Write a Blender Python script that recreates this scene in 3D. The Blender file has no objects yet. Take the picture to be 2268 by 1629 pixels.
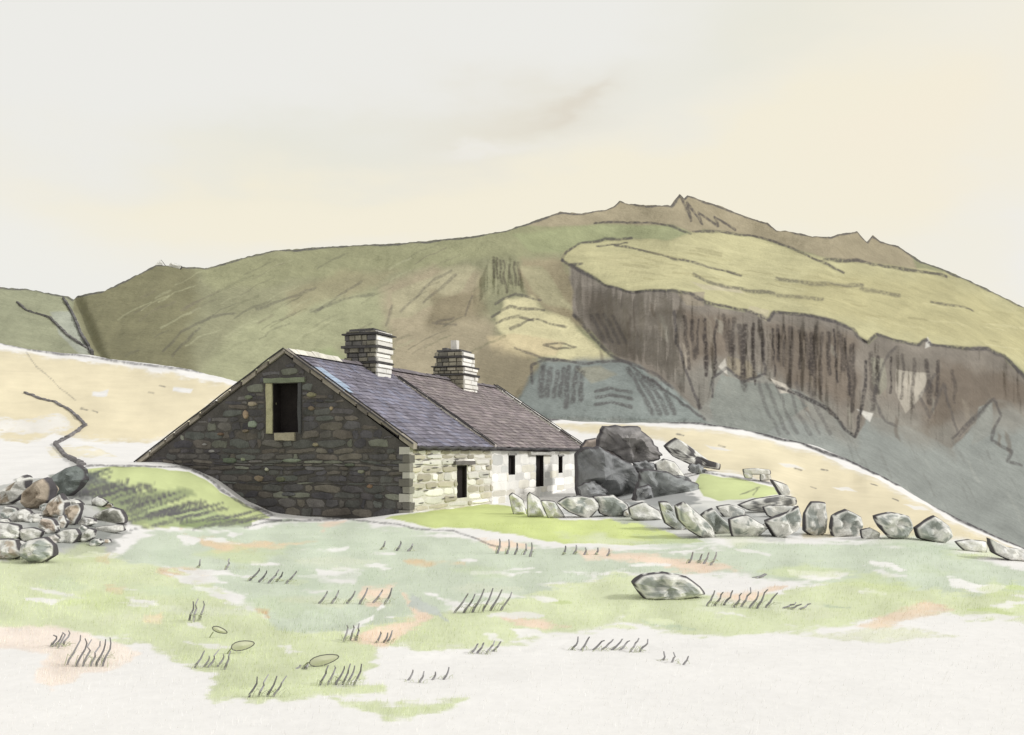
import bpy, math, random
import numpy as np
random.seed(7)
RNG = np.random.default_rng(7)
S = bpy.context.scene
COL = S.collection
F, CX, HY, EYE = 2205.0, 1134.0, 1006.0, 1.87     # focal length in drawing units, horizon and eye height

# ------------------------------------------------------------------ helpers
def lin(c):
    c = np.asarray(c, float) / 255.0
    return np.where(c <= .04045, c / 12.92, ((c + .055) / 1.055) ** 2.4)
def L(r, g, b): return lin((r, g, b))
def at(px, py, Y): return np.array([(px - CX) / F * Y, Y, EYE + (HY - py) / F * Y])
def smooth(t):
    t = np.clip(t, 0, 1); return t * t * (3 - 2 * t)

_lat = {}
def vnoise(x, y, seed=0):
    if seed not in _lat: _lat[seed] = np.random.default_rng(1000 + seed).random((256, 256))
    T = _lat[seed]
    xi = np.floor(x).astype(int); yi = np.floor(y).astype(int)
    fx = x - xi; fy = y - yi
    fx = fx * fx * (3 - 2 * fx); fy = fy * fy * (3 - 2 * fy)
    a = T[xi & 255, yi & 255]; b = T[(xi + 1) & 255, yi & 255]
    c = T[xi & 255, (yi + 1) & 255]; d = T[(xi + 1) & 255, (yi + 1) & 255]
    return (a * (1 - fx) + b * fx) * (1 - fy) + (c * (1 - fx) + d * fx) * fy
def fbm(x, y, seed=0, octv=4):
    x = np.asarray(x, float); y = np.asarray(y, float)
    s = 0; a = .5; n = 0
    for k in range(octv):
        s = s + a * vnoise(x * 2 ** k + 17.3 * k, y * 2 ** k + 5.1 * k, seed + k); n += a; a *= .5
    return s / n            # 0..1

def mesh_obj(name, V, Fc, mat, parent=None, col=None, smoothed=False):
    me = bpy.data.meshes.new(name)
    V = np.asarray(V, float)
    me.from_pydata(V.tolist() if len(V) < 200000 else V, [], Fc if isinstance(Fc, list) else Fc.tolist())
    if col is not None:
        at_ = me.attributes.new('Col', 'FLOAT_COLOR', 'POINT')
        c = np.ones((len(V), 4)); c[:, :3] = col
        at_.data.foreach_set('color', c.ravel().astype(np.float32))
    if smoothed: me.shade_smooth()
    me.materials.append(mat)
    me.update()
    o = bpy.data.objects.new(name, me); COL.objects.link(o)
    if parent is not None: o.parent = parent
    return o
def tag(o, label=None, cat=None, group=None, kind=None):
    kind = kind or 'thing'
    if label: o['label'] = label
    if cat: o['category'] = cat
    if group: o['group'] = group
    if kind: o['kind'] = kind
    return o
def empty(name, loc=(0, 0, 0), rz=0):
    o = bpy.data.objects.new(name, None); COL.objects.link(o)
    o.location = loc; o.rotation_euler = (0, 0, rz); o.empty_display_size = .3
    return o

class MB:
    """collects polygons with a colour per vertex"""
    def __init__(s): s.v = []; s.f = []; s.c = []
    def add(s, V, Fc, c):
        b = len(s.v); V = [tuple(map(float, p)) for p in V]
        s.v += V
        s.c += [tuple(c)] * len(V) if np.ndim(c) == 1 else [tuple(q) for q in c]
        s.f += [tuple(i + b for i in f) for f in Fc]
    def quad(s, a, b, c, d, col): s.add([a, b, c, d], [(0, 1, 2, 3)], col)
    def box(s, lo, hi, col, jit=0.0, T=None):
        x0, y0, z0 = lo; x1, y1, z1 = hi
        P = [(x0, y0, z0), (x1, y0, z0), (x1, y1, z0), (x0, y1, z0), (x0, y0, z1), (x1, y0, z1), (x1, y1, z1), (x0, y1, z1)]
        P = [np.array(p) + (RNG.random(3) - .5) * 2 * jit for p in P]
        if T: P = [T(*p) for p in P]
        s.add(P, [(0, 3, 2, 1), (4, 5, 6, 7), (0, 1, 5, 4), (1, 2, 6, 5), (2, 3, 7, 6), (3, 0, 4, 7)], col)
    def bar(s, pts, r0, r1, col, n=5):
        """tapered bent tube"""
        pts = [np.array(p, float) for p in pts]; m = len(pts); V = []; Fc = []
        for i, p in enumerate(pts):
            t = pts[min(i + 1, m - 1)] - pts[max(i - 1, 0)]; t = t / (np.linalg.norm(t) + 1e-9)
            a = np.cross(t, (0.13, 1, 0.07)); a = a / (np.linalg.norm(a) + 1e-9); b = np.cross(t, a)
            r = r0 + (r1 - r0) * i / (m - 1)
            for k in range(n):
                w = 2 * math.pi * k / n; V.append(p + (a * math.cos(w) + b * math.sin(w)) * r)
        for i in range(m - 1):
            for k in range(n):
                k2 = (k + 1) % n; Fc.append((i * n + k, i * n + k2, (i + 1) * n + k2, (i + 1) * n + k))
        Fc.append(tuple(range(n))[::-1]); Fc.append(tuple((m - 1) * n + k for k in range(n)))
        s.add(V, Fc, col)
    def build(s, name, mat, parent=None, smoothed=False):
        return mesh_obj(name, s.v, s.f, mat, parent, np.array(s.c), smoothed)

# ------------------------------------------------------------------ materials
def make_mat(name, scale, amount, bump=0.3, bscale=None, rough=.92, color=None, fine=None, dist=.02, extra=()):
    m = bpy.data.materials.new(name); m.use_nodes = True
    nt = m.node_tree; N = nt.nodes; K = nt.links
    bsdf = N['Principled BSDF']; bsdf.inputs['Roughness'].default_value = rough
    bsdf.inputs['Specular IOR Level'].default_value = .12
    if color is None:
        a = N.new('ShaderNodeAttribute'); a.attribute_name = 'Col'; src = a.outputs['Color']
    else:
        a = N.new('ShaderNodeRGB'); a.outputs[0].default_value = (*color, 1); src = a.outputs[0]
    tc = N.new('ShaderNodeTexCoord')
    for sc, am in ((scale, amount), (fine or scale * 6, amount * .7)) + tuple(extra):
        nz = N.new('ShaderNodeTexNoise'); nz.inputs['Scale'].default_value = sc; nz.inputs['Detail'].default_value = 5
        K.new(tc.outputs['Object'], nz.inputs['Vector'])
        mr = N.new('ShaderNodeMapRange'); mr.inputs['From Min'].default_value = .3; mr.inputs['From Max'].default_value = .7
        mr.inputs['To Min'].default_value = 1 - am; mr.inputs['To Max'].default_value = 1 + am
        K.new(nz.outputs['Fac'], mr.inputs['Value'])
        mx = N.new('ShaderNodeVectorMath'); mx.operation = 'SCALE'
        K.new(src, mx.inputs[0]); K.new(mr.outputs[0], mx.inputs['Scale']); src = mx.outputs[0]
    K.new(src, bsdf.inputs['Base Color'])
    bn = N.new('ShaderNodeTexNoise'); bn.inputs['Scale'].default_value = bscale or scale * 4; bn.inputs['Detail'].default_value = 6
    K.new(tc.outputs['Object'], bn.inputs['Vector'])
    b = N.new('ShaderNodeBump'); b.inputs['Strength'].default_value = bump; b.inputs['Distance'].default_value = dist
    K.new(bn.outputs['Fac'], b.inputs['Height']); K.new(b.outputs[0], bsdf.inputs['Normal'])
    return m
M_HILL = make_mat('hillside', .05, .09, .8, .5, fine=.9, dist=.9, extra=((2.4, .10), (.22, .06)))
M_GROUND = make_mat('turf', .5, .035, .3, 14, fine=7, dist=.015)
M_STONE = make_mat('field_stone', 3, .16, .5, 18, fine=22)
M_DARK = make_mat('old_masonry', 2.2, .22, .6, 16, fine=18)
M_LIME = make_mat('limewash', 2.0, .07, .45, 9, fine=14)
M_SLATE = make_mat('slate', 1.3, .12, .3, 14, fine=26, rough=.75)
M_GRASS = make_mat('grass_blades', 1.0, .06, 0, 4)
M_VOID = make_mat('dark_interior', 3, .2, .3, 9, color=tuple(L(44, 40, 40)))
M_TAR = make_mat('weathered_lead', 3, .2, .5, 9)

# ------------------------------------------------------------------ painting colours on a grid
class Paint:
    def __init__(s, px, py, base):
        s.px = px; s.py = py; s.c = np.empty(px.shape + (3,)); s.c[:] = lin(base)
    def _sel(s, P, pad):
        P = np.array(P, float)
        return (s.px > P[:, 0].min() - pad) & (s.px < P[:, 0].max() + pad) & (s.py > P[:, 1].min() - pad) & (s.py < P[:, 1].max() + pad)
    @staticmethod
    def _dist(x, y, P, closed):
        n = len(P); d = np.full(x.shape, 1e9); ins = np.zeros(x.shape, bool)
        for i in range(n if closed else n - 1):
            x0, y0 = P[i]; x1, y1 = P[(i + 1) % n]
            dx, dy = x1 - x0, y1 - y0
            t = np.clip(((x - x0) * dx + (y - y0) * dy) / (dx * dx + dy * dy + 1e-9), 0, 1)
            d = np.minimum(d, (x - x0 - t * dx) ** 2 + (y - y0 - t * dy) ** 2)
            if closed and y0 != y1:
                ins ^= ((y0 > y) != (y1 > y)) & (x < dx * (y - y0) / (y1 - y0) + x0)
        return np.sqrt(d), ins
    def poly(s, P, col, a=1.0, edge=3, warp=7, wsc=38, rim=.10, dry=0.0, seed=None, brush=0.0, tex=.08):
        seed = int(sum(P[0]) + len(P) * 7) % 97 if seed is None else seed
        m = s._sel(P, warp + edge + 4 + brush * .3); x = s.px[m]; y = s.py[m]
        if not len(x): return
        wx = x + (fbm(x / wsc, y / wsc, seed, 4) - .5) * 2.4 * warp
        wy = y + (fbm(x / wsc + 40, y / wsc + 9, seed + 3, 4) - .5) * 2.4 * warp * .8
        d, ins = s._dist(wx, wy, P, True); sd = np.where(ins, d, -d)
        if brush:
            xr = x + y * .35
            sd = sd + (fbm(xr / 75, y / 9, seed + 11, 4) - .5) * brush + (fbm(xr / 14, y / 4, seed + 15, 2) - .5) * brush * .28
        k = smooth(sd / edge + .5) * a
        if dry: k = k * smooth((sd / 22 + (fbm(x / 16, y / 3.2, seed + 5, 3) - .5) * 5 * dry) + .5)
        c = np.empty(x.shape + (3,)); c[:] = lin(col)
        c *= (1 + (fbm(x / 70, y / 45, seed + 8, 4) - .5)[:, None] * 4 * tex)
        c *= (1 - rim * np.exp(-np.abs(sd - 2.5) / 2.2))[:, None]
        s.c[m] = s.c[m] * (1 - k[:, None]) + c * k[:, None]
    def stroke(s, P, w=2.0, col=(95, 92, 94), a=.75, grain=.5):
        m = s._sel(P, w * 3 + 3); x = s.px[m]; y = s.py[m]
        if not len(x): return
        x2 = x + (fbm(x / 34, y / 34, 31, 3) - .5) * 11; y2 = y + (fbm(x / 34, y / 34, 34, 3) - .5) * 8; w = w * (.6 + .8 * fbm(x / 30, y / 30, 37, 2))
        d, _ = s._dist(x2, y2, P, False)
        g = 1 - grain * smooth((fbm(x / 4.1, y / 4.1, 44, 2) - .4) / .4)
        k = (smooth(1.35 - d / (w * 1.2)) * a * g)[:, None]
        s.c[m] = s.c[m] * (1 - k) + lin(col) * k

# ------------------------------------------------------------------ land heights
RIDGE = [(-3500, 900), (-700, 735), (-200, 650), (0, 637), (60, 641), (150, 657), (163, 664), (172, 655), (230, 645), (300, 611), (345, 587), (400, 592), (460, 594), (520, 576),
         (600, 556), (700, 549), (800, 543), (900, 538), (1000, 529), (1060, 522), (1120, 511), (1180, 491), (1240, 470), (1290, 473),
         (1340, 465), (1360, 458), (1372, 445), (1390, 452), (1460, 456), (1485, 455), (1505, 430), (1515, 440), (1522, 433), (1590, 455),
         (1650, 480), (1700, 494), (1720, 511), (1745, 512), (1800, 524), (1840, 525), (1860, 518), (1898, 513), (1920, 536), (1933, 521),
         (1950, 535), (1990, 546), (2040, 579), (2100, 601), (2180, 637), (2268, 681), (2500, 790), (2970, 950), (5500, 1080)]
CREST = [(-3500, 850), (-700, 730), (0, 757), (60, 770), (130, 783), (200, 789), (300, 804), (400, 815), (500, 834), (560, 850), (800, 888), (1130, 913), (1200, 926), (1400, 930),
         (1500, 933), (1600, 942), (1700, 962), (1800, 990), (1900, 1028), (2000, 1076), (2080, 1124), (2150, 1160), (2268, 1213), (2600, 1330), (3200, 1420), (5500, 1500)]
CRESTY = [(-3500, 115), (0, 112), (560, 92), (1200, 86), (1600, 90), (1800, 84), (1900, 74), (2000, 60), (2100, 42), (2268, 29), (2600, 22), (5500, 20)]
D0 = [(-3500, 175), (600, 175), (1100, 205), (2268, 235), (5500, 240)]
def ip(T, x): T = np.array(T, float); return np.interp(x, T[:, 0], T[:, 1])
YK = [.5, 8, 16, 20, 24, 30, 36, 45, 60]
ZT = {-3500: [0, 0, .05, .1, .2, .5, .9, 1.8, 3.6], -500: [0, 0, .05, .12, .3, .7, 1.0, 1.7, 3.3],
      0: [0, 0, -.02, .12, .52, .90, 1.0, 1.6, 3.1], 130: [0, 0, -.03, .06, .45, .95, 1.15, 1.6, 3.0],
      200: [0, 0, -.04, 0, .30, .98, 1.50, 1.65, 2.9], 280: [0, 0, -.05, -.02, .10, .75, 1.56, 1.6, 2.7], 360: [0, 0, -.05, -.04, 0, .55, 1.50, 1.6, 2.5],
      430: [0, 0, -.05, -.05, -.05, .35, 1.22, 1.5, 2.3], 480: [0, 0, -.05, -.07, -.08, .12, .82, 1.3, 2.2],
      540: [0, 0, -.05, -.1, -.12, -.1, .08, .9, 2.0], 600: [0, 0, -.05, -.1, -.17, -.3, -.36, .6, 2.0], 800: [0, 0, -.05, -.1, -.17, -.3, -.42, .3, 1.5],
      905: [0, 0, -.05, -.1, -.14, -.18, -.17, -.1, .8], 1130: [0, 0, -.05, -.1, -.14, -.2, -.23, -.25, .0],
      1300: [0, 0, -.05, -.1, -.16, -.22, -.24, -.3, .6], 1420: [0, 0, -.05, -.1, -.2, -.22, 0., .2, 1.4],
      1560: [0, 0, -.05, -.1, -.2, -.14, .30, .92, 1.5], 1700: [0, 0, -.05, -.1, -.2, -.08, .34, .80, 1.2],
      1780: [0, 0, -.05, -.12, -.22, -.24, -.12, .2, .75], 1900: [0, 0, -.05, -.12, -.22, -.25, -.14, -.02, .3],
      2000: [0, 0, -.05, -.12, -.22, -.26, -.22, -.12, -.0], 2268: [0, 0, -.12, -.28, -.46, -.7, -1, -1, -1], 5500: [0, 0, -.1, -.3, -.5, -1, -1, -1, -1]}
GPX = np.concatenate([np.arange(-3500, -100, 100), np.arange(-100, 2370, 10), np.arange(2370, 5501, 100)]).astype(float)
GY = np.concatenate([np.linspace(.5, 8, 12)[:-1], np.arange(8, 60, .5), np.arange(60, 130, 1), np.arange(130, 262, 4)])
zk = np.array(sorted(ZT)); zt = np.array([ZT[k] for k in zk])
GZ = np.zeros((len(GPX), len(GY)))
for i, p in enumerate(GPX):
    row = [np.interp(p, zk, zt[:, j]) for j in range(len(YK))]
    yc = ip(CRESTY, p); pc = ip(CREST, p); los = lambda Y, q=pc: EYE + (HY - q) / F * Y
    ys = [y for y in YK if y < yc * .82]; zs = row[:len(ys)]
    d0 = ip(D0, p)
    ys += [yc, yc + 8, yc + 28, d0, 300]; zs += [los(yc), los(yc + 8) - .45, los(yc + 28) - 2.5, los(d0, pc + 70) - 1.5, los(300, pc + 70) - 2]
    GZ[i] = np.interp(GY, ys, zs)
def blur(A, n, ax):
    k = np.hanning(n + 2)[1:-1]; k /= k.sum(); pad = n // 2
    w = [(0, 0), (0, 0)]; w[ax] = (pad, pad); B = np.pad(A, w, mode='edge')
    return np.apply_along_axis(lambda r: np.convolve(r, k, 'valid'), ax, B)
GZ = blur(GZ, 5, 0)
GZ[:, :] = blur(GZ, 5, 1)
def ground_z(px, Y):
    px = np.asarray(px, float); Y = np.asarray(Y, float)
    i = np.clip(np.searchsorted(GPX, px) - 1, 0, len(GPX) - 2); j = np.clip(np.searchsorted(GY, Y) - 1, 0, len(GY) - 2)
    a = np.clip((px - GPX[i]) / (GPX[i + 1] - GPX[i]), 0, 1); b = np.clip((Y - GY[j]) / (GY[j + 1] - GY[j]), 0, 1)
    z = (GZ[i, j] * (1 - a) + GZ[i + 1, j] * a) * (1 - b) + (GZ[i, j + 1] * (1 - a) + GZ[i + 1, j + 1] * a) * b
    X = (px - CX) / F * Y
    w = np.clip((Y - 3) / 8, 0, 1)
    z = z + (fbm(X / 1.9 + 50, Y / 1.9 + 50, 61, 3) - .5) * .13 * w + (fbm(X / 9 + 20, Y / 9, 66, 3) - .5) * .8 * np.clip((Y - 42) / 40, 0, 1)
    return z
_sY = np.concatenate([np.arange(5, 60, .1), np.arange(60, 125, .4)])
def ghit(px, py):
    z = ground_z(np.full(len(_sY), float(px)), _sY)
    q = HY - (z - EYE) / _sY * F
    k = np.where(q <= py)[0]
    return float(_sY[k[0]]) if len(k) else float(ip(CRESTY, px))

# ------------------------------------------------------------------ ground
cols = np.concatenate([np.arange(-3500, -60, 60), np.arange(-60, 2330, 2.4), np.arange(2330, 5501, 60)])
nA, nB, nC = 250, 190, 40
yc = ip(CRESTY, cols); ya = np.minimum(34, yc * .72)
Ys = []
for k in range(nA + nB + nC):
    if k < nA:
        t = k / nA; Ys.append(1 / ((1 / 1.2) * (1 - t) ** 3 + (1 / ya) * (1 - (1 - t) ** 3)) if False else 1 / (1 / 6.0 * (1 - t) + 1 / ya * t) if k > 8 else np.full(len(cols), .6 + 5.4 * k / 8))
    elif k < nA + nB:
        t = (k - nA) / nB; Ys.append(1 / (1 / ya * (1 - t) + 1 / yc * t))
    else:
        t = ((k - nA - nB) / (nC - 1)) ** 1.3; Ys.append(yc + (252 - yc) * t)
GYg = np.array(Ys); GPg = np.repeat(cols[None], len(Ys), 0)
GZg = ground_z(GPg, GYg); Gpy = HY - (GZg - EYE) / GYg * F
gp = Paint(GPg, Gpy, (243, 241, 236))
PAPER = (243, 241, 236)
CREAM = (231, 220, 188)
# fields behind the house
gp.poly([(-3500, 700), (-100, 760), (60, 778), (140, 793), (250, 805), (380, 826), (500, 846), (545, 868), (470, 890), (455, 925), (400, 955), (330, 985), (250, 985), (120, 962), (60, 985), (-100, 960), (-3500, 1000)], CREAM, dry=.25, warp=9)
gp.poly([(-60, 905), (40, 930), (130, 915), (170, 945), (100, 965), (20, 960), (-60, 980)], PAPER, dry=.4, a=.8)
gp.poly([(100, 990), (200, 985), (260, 1010), (120, 1015)], (240, 233, 210), dry=.5)
gp.poly([(200, 870), (240, 865), (235, 880), (200, 880)], PAPER); gp.poly([(385, 858), (425, 862), (420, 872), (385, 868)], PAPER)
gp.poly([(1225, 936), (1400, 940), (1600, 953), (1700, 975), (1800, 1003), (1900, 1042), (2000, 1090), (2090, 1145), (2268, 1222), (2600, 1340), (2600, 1360), (2268, 1236), (2130, 1195),
         (1960, 1190), (1780, 1190), (1760, 1120), (1730, 1075), (1640, 1052), (1540, 1040), (1460, 975), (1330, 965), (1230, 950)], CREAM, dry=.12)
for q in [(1725, 1028), (1560, 985), (1840, 1080), (2000, 1120)]:
    gp.poly([(q[0], q[1]), (q[0] + 40, q[1] + 3), (q[0] + 60, q[1] + 12), (q[0] + 20, q[1] + 9)], PAPER, a=.8)
for q in [(180, 905), (205, 912), (355, 855), (1350, 952), (1500, 962), (1595, 985), (1762, 1037), (1795, 1078), (1930, 1072), (1975, 1105), (1820, 1040), (330, 870)]:
    gp.stroke([q, (q[0] + 12, q[1] + 4)], 1.8, a=.7)
# bright turf
BG = (210, 220, 160)
gp.poly([(195, 1040), (250, 1032), (330, 1034), (420, 1046), (465, 1072), (510, 1100), (560, 1128), (600, 1146), (560, 1158), (430, 1168), (320, 1172), (230, 1140), (150, 1090)], BG, warp=5, tex=.12)
gp.poly([(850, 1150), (930, 1134), (1000, 1122), (1100, 1115), (1160, 1128), (1240, 1150), (1330, 1150), (1440, 1145), (1500, 1175), (1560, 1200), (1400, 1208), (1250, 1205), (1100, 1178), (960, 1168)], (211, 222, 150), warp=6, tex=.12)
gp.poly([(1550, 1048), (1640, 1062), (1720, 1082), (1735, 1092), (1700, 1100), (1610, 1112), (1560, 1100), (1540, 1070)], BG, warp=4)
gp.poly([(1480, 1110), (1700, 1105), (1740, 1110), (1740, 1200), (1500, 1190), (1380, 1140)], (225, 225, 218), warp=5)
# shading of the bank, put into the turf as darker grass colours
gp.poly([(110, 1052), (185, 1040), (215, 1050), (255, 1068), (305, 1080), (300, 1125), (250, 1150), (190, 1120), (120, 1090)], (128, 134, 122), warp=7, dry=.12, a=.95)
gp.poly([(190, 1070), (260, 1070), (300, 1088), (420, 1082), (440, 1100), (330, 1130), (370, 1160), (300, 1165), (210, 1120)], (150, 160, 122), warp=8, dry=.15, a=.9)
gp.poly([(330, 1115), (450, 1125), (520, 1150), (450, 1175), (340, 1165), (300, 1140)], (182, 196, 146), warp=6, a=.8)
gp.poly([(400, 1152), (560, 1148), (560, 1165), (470, 1176), (400, 1166)], (140, 155, 110), a=.8, warp=4)
# grey and darker broken rubble under the stone heaps
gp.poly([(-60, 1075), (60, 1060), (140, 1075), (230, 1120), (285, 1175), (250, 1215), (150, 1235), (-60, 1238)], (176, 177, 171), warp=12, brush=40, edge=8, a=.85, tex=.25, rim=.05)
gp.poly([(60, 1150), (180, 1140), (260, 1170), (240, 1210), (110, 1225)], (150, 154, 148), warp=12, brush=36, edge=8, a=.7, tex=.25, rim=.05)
gp.poly([(1250, 1110), (1420, 1120), (1560, 1130), (1740, 1130), (1780, 1180), (1640, 1196), (1480, 1178), (1330, 1148), (1240, 1140)], (190, 192, 188), warp=9, brush=36, edge=7, a=.8, tex=.22, rim=.05)
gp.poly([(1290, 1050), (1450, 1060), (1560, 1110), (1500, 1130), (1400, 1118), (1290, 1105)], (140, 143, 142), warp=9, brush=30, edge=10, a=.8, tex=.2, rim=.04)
# near field
BLG = (209, 218, 197); YG = (218, 225, 187)
gp.poly([(-60, 1232), (200, 1224), (430, 1262), (520, 1340), (700, 1400), (880, 1370), (1100, 1325), (1380, 1262), (1500, 1300), (1460, 1350), (1280, 1400), (1160, 1432), (1010, 1436), (850, 1440), (800, 1505), (640, 1540), (450, 1545), (480, 1500), (300, 1425), (150, 1400), (-60, 1392)], YG, warp=13, wsc=60, dry=.16, brush=34, edge=11, rim=.04)
gp.poly([(300, 1195), (430, 1172), (640, 1160), (760, 1158), (900, 1172), (1050, 1200), (1300, 1222), (1550, 1208), (1800, 1202), (2100, 1208), (2268, 1262), (2268, 1300), (1900, 1300), (1500, 1268), (1300, 1280), (1100, 1330), (900, 1372), (700, 1405), (600, 1385), (540, 1330), (430, 1262), (250, 1240)], BLG, warp=11, wsc=60, brush=34, edge=14, rim=.03)
gp.poly([(1420, 1280), (1620, 1330), (1750, 1300), (1900, 1282), (2330, 1272), (2330, 1375), (2090, 1362), (1950, 1372), (1800, 1395), (1600, 1410), (1470, 1402), (1370, 1388)], YG, warp=12, wsc=60, dry=.16, brush=34, edge=11, rim=.04)
gp.poly([(2050, 1215), (2330, 1290), (2330, 1320), (2100, 1310), (1800, 1270)], BLG, warp=10, brush=30, edge=10, rim=.04)
gp.poly([(735, 1545), (870, 1562), (1035, 1545), (990, 1572), (900, 1592), (850, 1600), (800, 1578)], YG, dry=.14, warp=8, brush=26, edge=8, rim=.04)
gp.poly([(440, 1532), (600, 1515), (860, 1512), (850, 1540), (640, 1552), (470, 1556)], YG, dry=.14, warp=8, brush=26, edge=8, rim=.04)
gp.poly([(1770, 1412), (1960, 1385), (2140, 1408), (1960, 1425)], (228, 231, 200), dry=.3, a=.7)
PEACH = (243, 222, 200)
for P, c in [([(-60, 1385), (120, 1388), (260, 1420), (310, 1455), (270, 1480), (200, 1490), (120, 1532), (75, 1505), (100, 1450), (-60, 1430)], (250, 237, 224)),
             ([(398, 1174), (440, 1190), (540, 1208), (700, 1192), (712, 1200), (560, 1226), (480, 1226)], (233, 211, 178)),
             ([(700, 1160), (770, 1148), (760, 1160), (720, 1176)], PEACH), ([(800, 1300), (872, 1292), (840, 1350), (792, 1330)], PEACH),
             ([(890, 1308), (950, 1355), (955, 1378), (905, 1400), (850, 1440), (775, 1418), (830, 1390), (915, 1372)], PEACH),
             ([(1100, 1358), (1160, 1368), (1285, 1384), (1200, 1396), (1120, 1378)], PEACH), ([(1250, 1212), (1480, 1232), (1650, 1262), (1560, 1272), (1440, 1250), (1300, 1238)], PEACH),
             ([(1590, 1312), (1745, 1298), (1650, 1342), (1590, 1335)], PEACH), ([(2060, 1332), (2115, 1350), (1945, 1396), (1890, 1388)], (238, 220, 196)),
             ([(1050, 1196), (1130, 1198), (1185, 1216), (1095, 1220)], PEACH), ([(345, 1262), (400, 1258), (470, 1272), (450, 1284), (370, 1282)], (236, 215, 185)),
             ([(560, 1345), (600, 1350), (595, 1368), (565, 1362)], (222, 184, 140)), ([(310, 1360), (360, 1355), (355, 1385), (320, 1385)], (236, 222, 190)),
             ([(895, 1240), (1030, 1243), (1030, 1252), (905, 1250)], (233, 209, 172)), ([(210, 1232), (245, 1228), (240, 1250), (212, 1250)], (224, 212, 176)), ([(230, 1290), (275, 1300), (270, 1320), (230, 1315)], (234, 222, 186))]:
    gp.poly(P, c, warp=8, edge=7, dry=.08, brush=20, rim=.05)
gp.poly([(915, 1318), (960, 1342), (995, 1378), (960, 1368), (905, 1345)], (206, 212, 202), warp=9, edge=6, brush=14, rim=.04)
random.seed(5)
for k in range(48):        # bare pale streaks and fresher tufts between the washes of turf
    x0 = random.uniform(0, 2268); y0 = random.uniform(1185, 1440); w_ = random.uniform(40, 150); h_ = random.uniform(2, 6.5) * (.6 + (y0 - 1150) / 300); sl_ = random.uniform(-.05, .22) * w_
    gp.poly([(x0, y0), (x0 + w_ * .5, y0 - h_ + sl_ * .5), (x0 + w_, y0 + sl_), (x0 + w_ * .5, y0 + h_ + sl_ * .5)], PAPER if k % 3 else random.choice([(226, 232, 196), (206, 218, 160), (196, 208, 182)]), warp=7, a=.8, rim=0, brush=16, edge=4, seed=k)
for P in [[(360, 1270), (470, 1276), (500, 1290), (400, 1292)], [(345, 1250), (560, 1276), (560, 1284), (430, 1280)], [(700, 1262), (800, 1268), (790, 1290), (710, 1290)], [(560, 1240), (630, 1250), (560, 1256)],
          [(1010, 1238), (1060, 1240), (1040, 1250)], [(430, 1290), (560, 1330), (530, 1345), (430, 1302)], [(760, 1400), (860, 1330), (850, 1345), (780, 1408)], [(930, 1310), (1050, 1340), (1020, 1352)],
          [(1130, 1395), (1260, 1400), (1150, 1412)], [(1740, 1258), (1880, 1272), (1860, 1286), (1740, 1276)], [(1930, 1240), (2010, 1262), (1990, 1268), (1930, 1250)], [(280, 1325), (345, 1335), (330, 1350), (290, 1345)],
          [(400, 1190), (440, 1198), (430, 1206), (405, 1205)], [(1440, 1225), (1560, 1215), (1560, 1222)], [(900, 1450), (1010, 1442), (980, 1468), (900, 1470)], [(60, 1330), (160, 1320), (120, 1336)],
          [(1140, 1440), (1300, 1410), (1240, 1428), (1160, 1448)], [(640, 1215), (770, 1210), (740, 1222)], [(480, 1172), (540, 1180), (520, 1190)], [(1050, 1268), (1200, 1262), (1130, 1275)], [(2100, 1280), (2220, 1300), (2190, 1312), (2110, 1296)]]:
    gp.poly(P, PAPER, warp=8, a=.92, rim=0, brush=20, edge=5)
random.seed(9)
for k in range(34):
    x0 = random.uniform(-20, 2200); y0 = random.uniform(1180, 1400); w_ = random.uniform(90, 260); h_ = random.uniform(10, 26)
    if y0 > 1390 - abs(x0 - 700) * .02: continue
    gp.poly([(x0, y0), (x0 + w_ * .4, y0 - h_), (x0 + w_, y0 + h_ * .3), (x0 + w_ * .5, y0 + h_)], random.choice([(205, 216, 184), (222, 226, 196), (212, 222, 170), (226, 230, 208), (200, 212, 188)]), warp=12, a=.55, rim=.02, brush=26, edge=16, seed=k + 40)
# worn track and dark seams in the turf, then shade hatching on the bank
gp.stroke([(720, 1146), (860, 1160), (930, 1172), (1000, 1176), (1040, 1188), (1090, 1208), (1110, 1212)], 2.0, a=.7)
gp.stroke([(905, 1132), (960, 1122), (1040, 1108), (1110, 1112)], 2.2, a=.7)
gp.stroke([(560, 1152), (620, 1154), (760, 1150), (860, 1136), (910, 1128)], 2.6, a=.7)
gp.stroke([(430, 1042), (470, 1062), (500, 1092), (540, 1120), (600, 1140)], 3.2, a=.75)
gp.stroke([(190, 1035), (230, 1030), (310, 1033), (400, 1034), (440, 1042)], 2.2, a=.7)
for k in range(42):  # this and the next two loops draw the bank's shade as dark strokes
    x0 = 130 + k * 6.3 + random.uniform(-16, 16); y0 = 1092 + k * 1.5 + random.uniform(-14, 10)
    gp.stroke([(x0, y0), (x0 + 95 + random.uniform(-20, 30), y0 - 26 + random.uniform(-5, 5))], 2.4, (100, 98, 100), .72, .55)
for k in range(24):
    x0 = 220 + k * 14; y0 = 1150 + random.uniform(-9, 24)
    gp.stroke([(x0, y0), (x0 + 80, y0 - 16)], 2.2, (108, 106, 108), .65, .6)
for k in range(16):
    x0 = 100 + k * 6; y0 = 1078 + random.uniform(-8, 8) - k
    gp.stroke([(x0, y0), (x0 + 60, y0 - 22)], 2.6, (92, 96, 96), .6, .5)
for pts in ([(60, 778), (90, 820), (130, 858), (170, 885)],): gp.stroke(pts, 1.2, a=.5)
cr = np.array(CREST, float); cr = cr[(cr[:, 0] > -200) & (cr[:, 0] < 2500)]
gp.poly([(p[0], p[1] + 1) for p in cr] + [(p[0], p[1] + 11) for p in cr[::-1]], PAPER, warp=2, a=.8, rim=0)
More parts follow.
